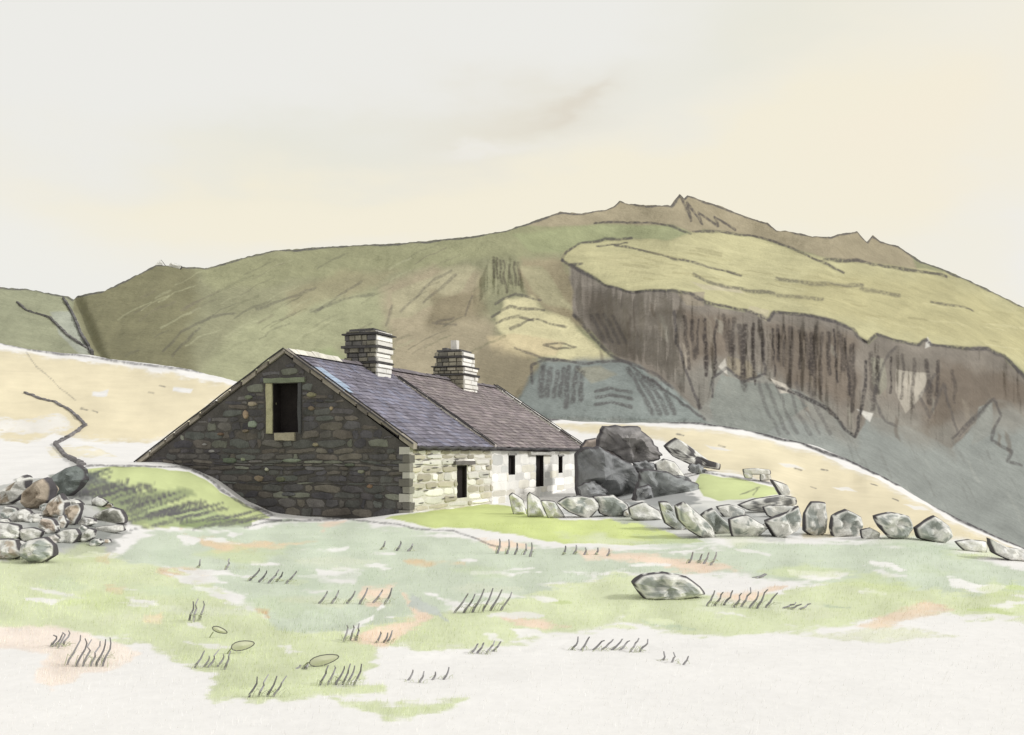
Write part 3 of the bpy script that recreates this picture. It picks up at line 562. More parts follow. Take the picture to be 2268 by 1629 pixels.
stone(R3((1025, 344), (1068, 344), (1075, 372), (1025, 376)), (205, 202, 192), 'small right prop under the pale slab on the bank', 'stone_block', 'stone block', 'slab and props on the green bank', Y=43, patch=.3)
stone([(1405, 1292), (1425, 1276), (1470, 1270), (1520, 1280), (1550, 1302), (1560, 1318), (1500, 1330), (1430, 1326)], (158, 162, 158), 'flat grey stone lying alone in the near field', 'boulder', 'boulder', None, patch=.7, thick=1.2)
for P, t_, lb, pt_ in [
    (R4((-40, 860), (20, 820), (100, 740), (180, 690), (206, 720), (190, 800), (130, 870), (60, 910), (-40, 930)), BRN, 'slanting brown stone at the top left of the heap', .55),
    (R4((160, 900), (190, 810), (240, 750), (345, 710), (385, 750), (402, 800), (385, 880), (300, 945), (220, 955)), BRN, 'large rounded brown boulder highest in the left heap', .95),
    (R4((335, 960), (400, 880), (465, 835), (500, 880), (512, 950), (500, 1005), (430, 1020), (340, 1010)), BRN, 'peaked brown stone right of the large rounded brown boulder', .85),
    (R4((505, 950), (560, 920), (625, 910), (625, 990), (590, 1065), (530, 1085), (498, 1020)), (172, 160, 145), 'brown wedge stone between peaked stone and grassy bank', .7),
    (R4((0, 990), (50, 930), (120, 945), (138, 990), (90, 1030), (20, 1030)), (172, 178, 175), 'small blue-grey stone at the left edge of the heap', .6),
    (R4((62, 1035), (110, 975), (200, 950), (240, 975), (248, 1025), (170, 1055), (90, 1055)), PAPER, 'white oval stone below the large brown boulder', .15),
    (R4((300, 1060), (340, 1020), (400, 1030), (435, 1080), (440, 1130), (370, 1150), (312, 1115)), (185, 172, 160), 'rounded pinkish stone in the middle of the heap', .7),
    (R4((610, 1065), (660, 1015), (740, 1030), (750, 1065), (690, 1085), (620, 1090)), PAPER, 'small pale stone right of the brown wedge', .2),
    (R4((735, 1010), (800, 965), (880, 940), (945, 960), (982, 1020), (975, 1060), (880, 1062), (770, 1065)), (140, 140, 132), 'dark grey stone at the right end of the left heap', .8),
    (R4((375, 735), (430, 680), (500, 635), (600, 610), (650, 640), (660, 720), (600, 800), (520, 860), (440, 840), (400, 790)), (118, 124, 122), 'dark blue-grey boulder half sunk in the grassy bank', .95),
    (R4((745, 1100), (830, 1082), (965, 1080), (975, 1120), (900, 1140), (770, 1145)), (205, 203, 198), 'flat pale stone under the dark grey end stone', .3),
    (R4((-40, 1060), (60, 1065), (140, 1085), (152, 1170), (90, 1200), (-40, 1180)), (200, 200, 196), 'pale stone on the left edge above the brown slab', .35),
    (R4((160, 1110), (250, 1100), (335, 1130), (290, 1195), (190, 1205), (150, 1165)), (214, 212, 206), 'pale sloping stone in the middle lower heap', .3),
    (R4((165, 1240), (240, 1195), (340, 1180), (415, 1240), (410, 1320), (330, 1370), (240, 1385), (165, 1330)), GREY, 'large grey stone at the foot of the left heap', .8),
    (R4((-40, 1200), (60, 1190), (120, 1200), (160, 1320), (90, 1345), (-40, 1350)), (178, 168, 155), 'brown slab at the lower left corner of the heap', .7),
    (R4((430, 1160), (500, 1115), (590, 1110), (625, 1150), (570, 1225), (470, 1215)), (176, 178, 176), 'grey stone right of the large grey foot stone', .5),
    (R4((620, 1150), (700, 1105), (745, 1120), (730, 1180), (660, 1215), (610, 1200)), (190, 190, 188), 'pale grey stone low at the right of the left heap', .4)]:
    stone(P, t_, lb, group=LP, patch=pt_, thick=.95, Y=max(14, ghit(sum(p[0] for p in P) / len(P), max(p[1] for p in P) - 3)) - .1)

for P, lb, yy in [
    (R3((430, 290), (480, 285), (525, 300), (520, 335), (460, 345), (425, 320)), 'small dark stone between the two largest dark boulders', 45),
    (R3((690, 300), (740, 300), (770, 330), (740, 350), (690, 335)), 'small dark stone below the tilted slab', 46.5),
    (R3((440, 420), (500, 400), (520, 460), (490, 520), (440, 500)), 'narrow dark stone between rounded boulder and the broad low boulder', 39),
    (R3((590, 355), (650, 350), (700, 372), (650, 400), (590, 385)), 'dark flat stone on top of the broad low boulder', 40.5),
    (R3((170, 400), (240, 380), (300, 430), (260, 462), (175, 460)), 'dark stone at the foot of the cottage end wall', 43)]:
    stone(P, (96, 97, 98), lb, group=BP, Y=yy, patch=1, thick=.9)
random.seed(41)
for k in range(22):
    if k < 13: cx_, cy_ = random.uniform(5, 262), random.uniform(1105, 1228); cy_ = max(cy_, 1075 + cx_ * .22); lb, g_n = 'small pale rubble stone lying among the larger stones of the left heap', LP
    else: cx_ = 1290 + (k - 13) * 52 + random.uniform(-12, 12); cy_ = float(np.interp(cx_, [1290, 1500, 1800], [1136, 1168, 1192])) + random.uniform(-22, 2); lb, g_n = 'small pale rubble stone lying between larger stones of the field wall', FW
    r_ = random.uniform(9, 17); P = [(cx_ + r_ * math.cos(a_) * random.uniform(.9, 1.4), cy_ - r_ * .6 + r_ * .75 * math.sin(a_) * random.uniform(.75, 1.15)) for a_ in [q_ * math.pi / 3.5 for q_ in range(7)]]
    stone(P, random.choice([GREY, BRN, (190, 190, 186)]), lb, group=g_n, patch=.5, thick=.9)
for P, t_, lb in [
    (R4((240, 1000), (300, 985), (320, 1040), (290, 1070), (245, 1050)), (200, 198, 192), 'small pale stone wedged between white oval and peaked brown stones'),
    (R4((345, 1180), (430, 1150), (470, 1180), (440, 1230), (370, 1220)), (205, 200, 194), 'small pale stone right of the pale sloping stone in the heap'),
    (R4((455, 1010), (500, 1000), (530, 1060), (500, 1110), (445, 1100)), (180, 172, 162), 'small upright brown stone under the peaked brown stone'),
    (R4((0, 1130), (60, 1130), (95, 1200), (60, 1215), (-20, 1215)), (150, 150, 146), 'small grey stone at the left edge above the brown slab')]:
    stone(P, t_, lb, group=LP, patch=.5, thick=.9)
for P, t_, lb in [
    (R3((405, 505), (470, 480), (545, 520), (560, 560), (480, 570), (420, 555)), (196, 196, 192), 'low pale stone between the grey boulder and the slanting run'),
    (R3((820, 500), (880, 490), (950, 515), (940, 548), (860, 552)), (178, 180, 178), 'small grey stone above the grey triangular stone'),
    (R3((1500, 610), (1545, 600), (1590, 625), (1580, 655), (1510, 652)), (206, 204, 200), 'small low pale stone left of the round grey boulder')]:
    stone(P, t_, lb, patch=.45, thick=.9)
for P, lb in [([(343, 590), (350, 580), (356, 576), (362, 584), (368, 592), (355, 596)], 'larger pale rock on the left skyline of the hill'), ([(372, 592), (378, 583), (388, 584), (402, 590), (398, 597), (378, 597)], 'smaller pale rock right of the larger skyline rock')]:
    Yr = float(Dh[-1][int(np.argmin(np.abs(hc - 365)))]) + 1
    stone(P, (220, 218, 210), lb, 'rock_outcrop', 'rock outcrop', 'rocks on the left skyline', Y=Yr, patch=.2)

# ------------------------------------------------------------------ far walls
def far_wall(pts, h, th, label, fn, col, name='dry_stone_wall'):
    mb = MB(); W = []
    for (a, b) in zip(pts[:-1], pts[1:]):
        n = max(2, int(math.hypot(b[0] - a[0], b[1] - a[1]) / 5))
        for k in range(n): W.append(fn(a[0] + (b[0] - a[0]) * k / n, a[1] + (b[1] - a[1]) * k / n))
    W.append(fn(*pts[-1])); base = W[0].copy()
    for k in range(len(W) - 1):
        a, b = W[k] - base, W[k + 1] - base; d = (b - a); d /= np.linalg.norm(d[:2]) + 1e-6; nrm = np.array([-d[1], d[0], 0]) * th / 2
        hh = h * random.uniform(.7, 1.2); up = np.array([0, 0, hh]); dn = np.array([0, 0, -h])
        V = [a + nrm + dn, b + nrm + dn, b - nrm + dn, a - nrm + dn, a + nrm * .7 + up, b + nrm * .7 + up, b - nrm * .7 + up, a - nrm * .7 + up]
        mb.add(V, [(0, 3, 2, 1), (4, 5, 6, 7), (0, 1, 5, 4), (1, 2, 6, 5), (2, 3, 7, 6), (3, 0, 4, 7)], lin(col) * random.uniform(.7, 1.3))
    o = mb.build(name, M_STONE); o.location = base; tag(o, label, 'stone wall', 'far dry stone walls'); return o
gfn = lambda x, y: (lambda Y: np.array([(x - CX) / F * Y, Y, float(ground_z(x, Y))]))(ghit(x, y))
far_wall([(140, 663), (162, 700), (180, 745), (205, 788)], 1.0, .8, 'stone wall running down the notch between the left knoll and hill', hill_pt, (105, 103, 103))
far_wall([(38, 672), (60, 690), (110, 705), (150, 745), (195, 775)], .55, .8, 'stone wall slanting across the left green knoll', hill_pt, (110, 108, 106))
far_wall([(55, 872), (90, 886), (120, 892), (160, 915), (190, 945), (160, 965), (122, 985), (145, 1012), (185, 1032)], .13, .25, 'low zigzag stone wall in the pale field behind the left heap', gfn, (120, 117, 118))

# ------------------------------------------------------------------ cottage
TH = math.atan2(836, F); sT, cT = math.sin(TH), math.cos(TH)
D = 34.6; X0 = (905 - CX) / F * D
cot = empty('stone_cottage', (X0, D, 0), math.pi / 2 - TH)
tag(cot, 'old stone cottage with dark gable, slate roof and two chimney stacks', 'cottage')
def fu(px): t_ = (px - CX) / F; return (t_ * D - X0) / (sT - cT * t_)
def gv(px): t_ = (px - CX) / F; return (X0 - t_ * D) / (cT + sT * t_)
def fz(u, py): return EYE + (HY - py) / F * (D + cT * u)
def gz(v, py): return EYE + (HY - py) / F * (D + sT * v)
LEN = fu(1287); VA = gv(630); ZR = gz(VA, 781); ZE = gz(0, 987); VL = gv(312); ZL = gz(VL, 1027)
def wall_cols(mb, T, edges, top, holes, zlo, col, nrm_col=None):
    """flat wall made of columns with rectangular openings left out"""
    bs = sorted(set(edges + [h[0] for h in holes] + [h[1] for h in holes]))
    for a, b in zip(bs[:-1], bs[1:]):
        m_ = (a + b) / 2; cuts = [(zlo, zlo)]
        hs = sorted([h for h in holes if h[0] <= m_ <= h[1]], key=lambda h: h[2]); z = zlo
        for h in hs:
            mb.quad(T(a, 0, z), T(b, 0, z), T(b, 0, h[2]), T(a, 0, h[2]), col); z = h[3]
        mb.quad(T(a, 0, z), T(b, 0, z), T(b, 0, top(b)), T(a, 0, top(a)), col)
def masonry(mb, T, x0, x1, z0, top, holes, colours, wmin, wmax, hmin, hmax, gap, ext, left=None, seed=1, sq=.42, rag=.03):
    R = random.Random(seed); z = z0
    while z < 7:
        h = R.uniform(hmin, hmax); x = x0 + R.uniform(-.3, 0)
        while x < x1:
            w = R.uniform(wmin, wmax) * (1.4 if R.random() < .12 else 1); a, b = max(x, x0) + gap / 2, min(x + w, x1) - gap / 2; x += w
            if b - a < .07: continue
            zb = z + R.uniform(-.02, .02) + gap / 2; zt_ = z + h - gap / 2
            lim = min(top(a), top(b), top((a + b) / 2)) - .03
            if zb > lim - .04: continue
            zt_ = min(zt_, lim)
            bad = False
            for hh in holes:
                if a < hh[1] and b > hh[0] and zb < hh[3] and zt_ > hh[2]:
                    if a < hh[0] - .08: b = hh[0] - gap / 2
                    elif b > hh[1] + .08: a = hh[1] + gap / 2
                    else: bad = True
            if bad or b - a < .05: continue
            e = ext * R.uniform(.4, 1.3); j = min(rag, h * .22)
            m_ = (a + b) / 2; mz = (zb + zt_) / 2; V = []
            n = 10; pts = []; tl = R.uniform(-1, 1) * rag * 1.1 if rag > .05 else 0
            for k in range(n):
                w_ = 2 * math.pi * (k + .5) / n; cx_, cz_ = math.cos(w_), math.sin(w_)
                p_ = sq; q = (abs(cx_) ** (p_) * (1 if cx_ > 0 else -1), abs(cz_) ** (p_) * (1 if cz_ > 0 else -1))
                pts.append((m_ + q[0] * (b - a) / 2 + R.uniform(-j, j) * .6, mz + tl * q[0] * (b - a) / 2 + q[1] * (zt_ - zb) / 2 + R.uniform(-j, j) * .6))
            c = np.array(lin(R.choice(colours))) * R.uniform(.8, 1.18) * (.72 + .56 * float(fbm(m_ / 1.3 + seed, mz / .7, 91, 3)))
            for p_ in pts: V.append(T(p_[0], -.002, p_[1]))
            for p_ in pts: V.append(T(m_ + (p_[0] - m_) * .93, e * .8, mz + (p_[1] - mz) * .9))
            for p_ in pts: V.append(T(m_ + (p_[0] - m_) * .74, e, mz + (p_[1] - mz) * .62))
            Fc = [(r * n + k, r * n + (k + 1) % n, (r + 1) * n + (k + 1) % n, (r + 1) * n + k) for r in range(2) for k in range(n)] + [tuple(2 * n + k for k in range(n))]
            mb.add(V, Fc, c)
        z += h
# transforms: (along, out, z) to cottage axes
TG = lambda v, o, z: (-o, v, z)
TF = lambda u, o, z: (u, -o, z)
gtop = lambda v: np.interp(v, [0, VA, VL], [ZE, ZR, ZL]) - .06
oz0, oz1 = gz(gv(632), 958), gz(gv(632), 850)
GH = [(gv(661), gv(605), oz0, oz1)]
W_ = [(1012, 1034, 1103, 1031), (1126, 1141, 1052, 1009), (1187, 1204, 1078, 1009), (1237, 1246, 1048, 1011)]
FH = [(fu(a), fu(b), fz((fu(a) + fu(b)) / 2, c), fz((fu(a) + fu(b)) / 2, d)) for a, b, c, d in W_]
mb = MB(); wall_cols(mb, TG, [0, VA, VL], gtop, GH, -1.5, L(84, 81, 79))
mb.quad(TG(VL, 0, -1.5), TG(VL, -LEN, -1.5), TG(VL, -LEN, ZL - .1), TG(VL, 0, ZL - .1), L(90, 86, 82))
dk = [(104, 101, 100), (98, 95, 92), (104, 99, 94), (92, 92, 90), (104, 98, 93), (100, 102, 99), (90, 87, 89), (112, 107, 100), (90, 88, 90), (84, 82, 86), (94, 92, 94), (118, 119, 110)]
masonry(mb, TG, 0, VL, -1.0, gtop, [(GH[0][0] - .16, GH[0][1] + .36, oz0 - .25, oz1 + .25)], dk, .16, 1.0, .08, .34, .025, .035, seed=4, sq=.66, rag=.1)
# odd paler stones set in the gable
Rr = random.Random(3)
for px, py, w, h, c in [(560, 940, 26, 18, (122, 130, 118)), (545, 918, 14, 20, (150, 132, 114)), (648, 1020, 52, 9, (118, 124, 112)), (575, 1060, 26, 14, (128, 116, 100)), (622, 1062, 26, 14, (98, 100, 84)), (592, 1040, 10, 8, (176, 176, 160)),
                        (510, 1020, 44, 14, (92, 100, 86)), (540, 1018, 14, 9, (126, 132, 112)), (700, 985, 16, 9, (140, 132, 112)), (690, 875, 26, 12, (128, 124, 102)), (690, 905, 16, 10, (116, 104, 90)), (800, 1045, 16, 9, (122, 122, 108)), (735, 905, 9, 8, (150, 135, 112)), (545, 955, 20, 8, (110, 100, 88)),
                        (560, 895, 26, 12, (150, 140, 124)), (552, 880, 22, 10, (108, 112, 98)), (820, 1078, 14, 9, (116, 96, 80)), (470, 1000, 18, 7, (140, 138, 136)), (455, 985, 14, 6, (136, 134, 132)), (490, 962, 18, 7, (104, 88, 76)), (775, 1030, 30, 8, (88, 92, 82)), (640, 1095, 40, 9, (92, 92, 94)), (840, 1100, 26, 10, (82, 84, 84))]:
    v = gv(px); z = gz(v, py); wv = w / F * D * 1.05 / 2; hz = h / F * D * 1.05 / 2; V = []; n = 9
    pts = [(v + wv * math.cos(2 * math.pi * k / n) * Rr.uniform(.8, 1.1), z + hz * math.sin(2 * math.pi * k / n) * Rr.uniform(.8, 1.15)) for k in range(n)]
    for s_, o_ in ((1, 0), (.92, .07), (.6, .095)): V += [TG(v + (p[0] - v) * s_, o_, z + (p[1] - z) * s_) for p in pts]
    mb.add(V, [(r * n + k, r * n + (k + 1) % n, (r + 1) * n + (k + 1) % n, (r + 1) * n + k) for r in range(2) for k in range(n)] + [tuple(2 * n + k for k in range(n))], lin(c) * 1.15)
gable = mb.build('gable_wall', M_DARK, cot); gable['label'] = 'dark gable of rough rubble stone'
# loft opening
lo = MB(); g = GH[0]
for a, b in ((g[0], g[0]), (g[1], g[1])): lo.quad(TG(a, 0, oz0), TG(a, -.5, oz0), TG(a, -.5, oz1), TG(a, 0, oz1), L(60, 58, 56))
lo.quad(TG(g[0], 0, oz1), TG(g[1], 0, oz1), TG(g[1], -.5, oz1), TG(g[0], -.5, oz1), L(50, 48, 48)); lo.quad(TG(g[0], 0, oz0), TG(g[1], 0, oz0), TG(g[1], -.5, oz0), TG(g[0], -.5, oz0), L(80, 78, 72))
lo.quad(TG(g[0], -.5, oz0), TG(g[1], -.5, oz0), TG(g[1], -.5, oz1), TG(g[0], -.5, oz1), L(46, 42, 42))
loft = lo.build('loft_opening', M_VOID, cot)
def block(name, T, x0, x1, z0, z1, o0, o1, c, parent, jit=.015, mat=None, split=5):
    b = MB(); xs = np.linspace(x0, x1, split + 1) if abs(x1 - x0) > abs(z1 - z0) else [x0, x1]; zs = [z0, z1] if len(xs) > 2 else np.linspace(z0, z1, split + 1)
    R = random.Random(int(abs(x0 * 977 + z0 * 131))); nx, nz = len(xs), len(zs); P = {}
    for i, x in enumerate(xs):
        for k, z in enumerate(zs):
            for o_, s_ in ((o0, 0), (o1, 1)): P[i, k, s_] = T(x + R.uniform(-jit, jit), o_ + (R.uniform(-jit, jit) if s_ else 0), z + R.uniform(-jit, jit))
    V = list(P.values()); I = {q: n_ for n_, q in enumerate(P)}; Fc = []
    for i in range(nx - 1):
        for k in range(nz - 1): Fc.append((I[i, k, 1], I[i + 1, k, 1], I[i + 1, k + 1, 1], I[i, k + 1, 1]))
        for k in (0, nz - 1): Fc.append((I[i, k, 0], I[i + 1, k, 0], I[i + 1, k, 1], I[i, k, 1]))
    for k in range(nz - 1):
        for i in (0, nx - 1): Fc.append((I[i, k, 0], I[i, k + 1, 0], I[i, k + 1, 1], I[i, k, 1]))
    b.add(V, Fc, lin(c) * .92); return b.build(name, mat or M_STONE, parent)
block('jamb', TG, g[1] + .01, g[1] + .27, oz0 - .05, oz1 + .02, -.2, .07, (176, 172, 142), loft)
block('jamb', TG, g[0] - .13, g[0] - .01, oz0 - .05, oz1 + .02, -.2, .06, (84, 84, 86), loft)
block('lintel', TG, g[0] - .3, g[1] + .35, oz1 + .03, oz1 + .2, -.2, .1, (124, 130, 112), loft)
block('sill', TG, g[0] + .12, g[1] - .1, oz0 - .3, oz0 - .02, -.2, .1, (166, 158, 140), loft)

# front (long) wall
UM = fu(1090); ftop = lambda u: ZE - .04
mb = MB(); wall_cols(mb, TF, [0, UM], ftop, [h for h in FH if h[1] < UM], -1.5, L(225, 221, 210) * .85)
masonry(mb, TF, 0.02, UM, -1.0, ftop, [h for h in FH if h[1] < UM], [(190, 184, 166), (198, 193, 178), (180, 174, 158), (232, 229, 222), (222, 220, 210), (194, 188, 170), (238, 236, 230)], .4, 1.9, .12, .34, .03, .05, seed=8, sq=.62, rag=.05)
Rr = random.Random(12)
for k in range(30):      # deep dark bed joints showing as long thin lines
    u = Rr.uniform(.5, UM - .5) if k > 12 else Rr.uniform(.4, FH[0][0] - .3); z = Rr.uniform(.1, ZE - .15); w = Rr.uniform(.25, .9)
    if any(u - w / 2 < h[1] + .05 and u + w / 2 > h[0] - .05 and z < h[3] + .1 for h in FH[:1]): continue
    mb.add([TF(u - w / 2, .055, z), TF(u - w * .2, .062, z - .022), TF(u + w * .2, .062, z - .02), TF(u + w / 2, .055, z + .01), TF(u + w * .2, .062, z + .024), TF(u - w * .2, .062, z + .02)], [(0, 1, 2, 3, 4, 5)], L(104, 101, 98))
fw1 = mb.build('front_wall', M_LIME, cot); fw1['label'] = 'beige rubble front wall of the near bay'
mb = MB(); wall_cols(mb, TF, [UM, LEN], ftop, [h for h in FH if h[1] > UM], -1.5, L(243, 241, 236) * .88)
masonry(mb, TF, UM, LEN, -1.0, ftop, [h for h in FH if h[1] > UM], [(243, 241, 236), (240, 238, 232), (232, 228, 214), (243, 241, 236), (226, 226, 222), (236, 232, 220), (243, 241, 236)], .7, 2.2, .25, .5, -.01, .012, seed=9, sq=.5, rag=.04)
mb.quad(TF(LEN, 0, -1.5), TF(LEN, -VA * 2, -1.5), TF(LEN, -VA * 2, ZE), TF(LEN, 0, ZE), L(150, 148, 142))
mb.add([TF(LEN, 0, ZE), TF(LEN, -VL, ZL - .1), TF(LEN, -VA, ZR - .1)], [(0, 1, 2)], L(150, 148, 142))
fw2 = mb.build('front_wall', M_LIME, cot); fw2['label'] = 'whitewashed front wall of the far bay'
for i, h in enumerate(FH):
    b = MB(); a0, a1, z0, z1 = h; dd = -.45
    for a in (a0, a1): b.quad(TF(a, 0, z0), TF(a, dd, z0), TF(a, dd, z1), TF(a, 0, z1), L(120, 116, 110))
    b.quad(TF(a0, 0, z1), TF(a1, 0, z1), TF(a1, dd, z1), TF(a0, dd, z1), L(60, 58, 56)); b.quad(TF(a0, 0, z0), TF(a1, 0, z0), TF(a1, dd, z0), TF(a0, dd, z0), L(120, 118, 110))
    b.quad(TF(a0, -.16, z0), TF(a1, -.16, z0), TF(a1, -.16, z1), TF(a0, -.16, z1), L(44, 40, 40))
    w = b.build('doorway' if i in (0, 2) else 'window', M_VOID, cot)
    fr = MB(); t_ = .06
    for q in ((a0, a0 + t_, z0, z1), (a1 - t_, a1, z0, z1), (a0 + t_, a1 - t_, z1 - t_, z1)):
        fr.box((q[0], .05, q[2]), (q[1], .15, q[3]), L(64, 60, 60), T=lambda x, y, z: (x, y, z))
    fr.build('frame', M_VOID, w)
    if i in (0, 2): block('lintel', TF, a0 - (.45 if i == 0 else 1.1), a1 + (.5 if i == 0 else 1.2), z1 + .02, z1 + .17, -.2, .16, (118, 114, 112) if i == 0 else (205, 202, 196), w)
    else: block('lintel', TF, a0 - .12, a1 + .12, z1 + .01, z1 + .08, -.1, .05, (150, 147, 144), w)

# corner quoins
q_ = MB(); z = -.9; k = 0
while z < ZE - .1:
    h = RNG.uniform(.2, .32); q_.box((-.075, -.075, z), (.32 if k % 2 else .2, .2 if k % 2 else .34, min(z + h - .02, ZE - .05)), L(*([(120, 117, 112), (196, 193, 186), (150, 147, 140)][k % 3])) * .85, .012); z += h; k += 1
q_.build('quoins', M_LIME, cot)

# roofs
def slates(mb, u0, u1, v0, z0, v1, z1, cols_, course=.27, ws=(.22, .45), seed=2, T=lambda u, v, z: (u, v, z), sag=0.0, skew=0):
    R = random.Random(seed); ln = math.hypot(v1 - v0, z1 - z0); n = int(ln / course); dv, dz = (v1 - v0) / ln, (z1 - z0) / ln; nv, nz = -dz, dv
    if nz < 0: nv, nz = -nv, -nz
    for k in range(n + 1):
        s0 = k * ln / (n + .3); s1 = min(s0 + course * 1.6, ln + .05); u = u0 + R.uniform(-.3, 0)
        while u < u1:
            w = R.uniform(*ws); a, b = max(u, u0) + .004, min(u + w, u1) - .004; u += w
            if b - a < .03: continue
            t0 = .045 + R.uniform(0, .016); t1 = .012; j = R.uniform(-.025, .02); P = []
            for (uu, ss, tt) in ((a, s0 + j, t0), (b, s0 + j + R.uniform(-.01, .01), t0), (b, s1, t1), (a, s1, t1)):
                sg = -sag * math.sin(math.pi * np.clip(ss / ln, 0, 1)) - sag * .8 * (math.sin(uu * 1.15 + ss * .5) * .5 + .5)
                P.append(T(uu, v0 + dv * ss + nv * (tt + sg), z0 + dz * ss + nz * (tt + sg)))
            Q = []
            for (uu, ss, tt) in ((a, s0 + j, t0 - .03), (b, s0 + j, t0 - .03)):
                sg = -sag * math.sin(math.pi * np.clip(ss / ln, 0, 1)) - sag * .8 * (math.sin(uu * 1.15 + ss * .5) * .5 + .5)
                Q.append(T(uu, v0 + dv * ss + nv * (tt + sg), z0 + dz * ss + nz * (tt + sg)))
            cc_ = np.array(lin(R.choice(cols_))) * R.uniform(.6, .86) * (.8 + .4 * float(fbm(u / 1.1 + k * .25, k / 3.2, 95, 3)))
            mb.add(P, [(0, 1, 2, 3)], cc_); mb.add([Q[0], Q[1], P[1], P[0]], [(0, 1, 2, 3)], cc_ * .95)
def roof_base(mb, u0, u1, v0, z0, v1, z1, th, c):
    A = [(u0, v0, z0), (u1, v0, z0), (u1, v1, z1), (u0, v1, z1)]; B = [(x, y, z - th) for x, y, z in A]
    mb.add(A + B, [(0, 1, 2, 3), (7, 6, 5, 4), (0, 4, 5, 1), (1, 5, 6, 2), (2, 6, 7, 3), (3, 7, 4, 0)], c)
EV = -.16; ze = ZE - .16 * (ZR - ZE) / VA + .1; UN = UM - .15
for nm, u0, u1, cs, lb, sd_n in (('roof', .22, UN, [(148, 144, 158), (140, 137, 150), (154, 150, 162), (134, 130, 142), (150, 150, 168)], 'blue-grey slate roof of the near bay', 21), ('roof', UN + .02, LEN + .1, [(160, 150, 150), (152, 142, 142), (168, 158, 156), (146, 136, 138), (164, 152, 154)], 'mauve slate roof of the far bay', 22)):
    mb = MB(); roof_base(mb, u0, u1, EV, ze - .075, VA, ZR - .055, .08, L(86, 82, 86)); slates(mb, u0, u1, EV - .04, ze - .02, VA, ZR + .02, cs, seed=sd_n, sag=.03)
    roof_base(mb, u0, u1, VL + .3, ZL - .1, VA, ZR + .0, .12, L(90, 86, 90))
    ro = mb.build(nm, M_SLATE, cot); ro['label'] = lb
    # ridge capping
    rc = MB(); u = u0
    while u < u1:
        w = random.uniform(.4, .6); c = L(226, 222, 210) if (nm == 'roof' and u < 3.6 and sd_n == 21) else L(120, 114, 118)
        hh = random.uniform(.10, .16) + (.07 if u < 3.6 and sd_n == 21 else 0)
        rc.add([(u, VA - .22, ZR - .02), (u + w - .02, VA - .22, ZR - .02), (u + w - .02, VA, ZR + hh), (u, VA, ZR + hh), (u, VA + .22, ZR - .02), (u + w - .02, VA + .22, ZR - .02)],
               [(0, 1, 2, 3), (3, 2, 5, 4), (0, 3, 4), (1, 5, 2)], c * random.uniform(.8, 1.1)); u += w
    rc.build('ridge_cap', M_STONE, ro)
    g_ = MB(); n = 26; pts = [(u0 + (u1 - u0) * k / n, EV - .09, ze - .06 + .03 * math.sin(k * 1.7)) for k in range(n + 1)]
    g_.bar(pts, .055, .055, L(84, 82, 84)); g_.build('eaves_edge', M_TAR, ro)
# lichened blue stain near the verge handled by a few bluer slates
mb = MB(); sv = (ZR - ze) / (VA - EV)
for k in range(14):
    u = .25 + (k % 3) * .3 + random.uniform(0, .1); v = 3.9 - (k // 3) * .3
    mb.add([(u, v, ze + (v - EV) * sv + .075), (u + .3, v, ze + (v - EV) * sv + .075), (u + .3, v + .3, ze + (v + .3 - EV) * sv + .068), (u, v + .3, ze + (v + .3 - EV) * sv + .068)], [(0, 1, 2, 3)], L(168, 184, 204) * .9)
mb.build('patched_slates', M_SLATE, cot)
# copings along the two gables and the joint between the bays
def coping(name, u0, u1, pts, th, colsx, parent, seed, edge=True):
    R = random.Random(seed); b = MB(); e = MB()
    for (va, za), (vb, zb) in zip(pts[:-1], pts[1:]):
        ln = math.hypot(vb - va, zb - za); s_ = 0
        while s_ < ln - .02:
            w = R.uniform(.45, .9); s2 = min(s_ + w, ln); A = s_ / ln; B = s2 / ln - .012
            t_ = th * R.uniform(.85, 1.2); y0, z0, y1, z1 = va + (vb - va) * A, za + (zb - za) * A, va + (vb - va) * B, za + (zb - za) * B
            lw = R.uniform(.02, .13); V = [(u0, y0, z0 - lw), (u1, y0, z0 - .1), (u1, y1, z1 - .1), (u0, y1, z1 - lw), (u0 + .02, y0, z0 + t_), (u1, y0, z0 + t_), (u1, y1, z1 + t_), (u0 + .02, y1, z1 + t_)]
            b.add(V, [(0, 3, 2, 1), (4, 5, 6, 7), (0, 1, 5, 4), (1, 2, 6, 5), (2, 3, 7, 6), (3, 0, 4, 7)], lin(R.choice(colsx)) * R.uniform(.85, 1.1)); s_ = s2
    c = b.build(name, M_STONE, parent)
    if edge:
        for uu in ([u0 - .01, u1 + .01] if edge == 2 else [u1 + .01]):
            e2 = [(uu, va, za + th + .02) for va, za in pts]; P = []
            for a, q in zip(e2[:-1], e2[1:]):
                for k in range(10): P.append(np.array(a) + (np.array(q) - np.array(a)) * k / 10 + np.array([0, 0, R.uniform(-.015, .015)]))
            P.append(np.array(e2[-1])); e.bar(P, .03, .03, L(76, 74, 76))
        e.build('lead_edge', M_TAR, c)
    return c
coping('coping', -.08, .24, [(EV - .06, ze - .02), (VA, ZR + .06), (VL + .25, ZL - .04)], .08, [(150, 143, 132), (142, 135, 125), (172, 165, 152), (120, 114, 108)], cot, 5, 2)
coping('coping', UN - .1, UN + .12, [(EV - .06, ze), (VA - .7, ZR - .7 * sv * .97 + .02)], .09, [(232, 228, 218), (190, 182, 176), (214, 208, 200)], cot, 6, 2)
coping('coping', LEN - .1, LEN + .32, [(EV - .06, ze), (VA, ZR + .05)], .12, [(226, 222, 214), (180, 172, 170), (236, 233, 228)], cot, 7, 2)

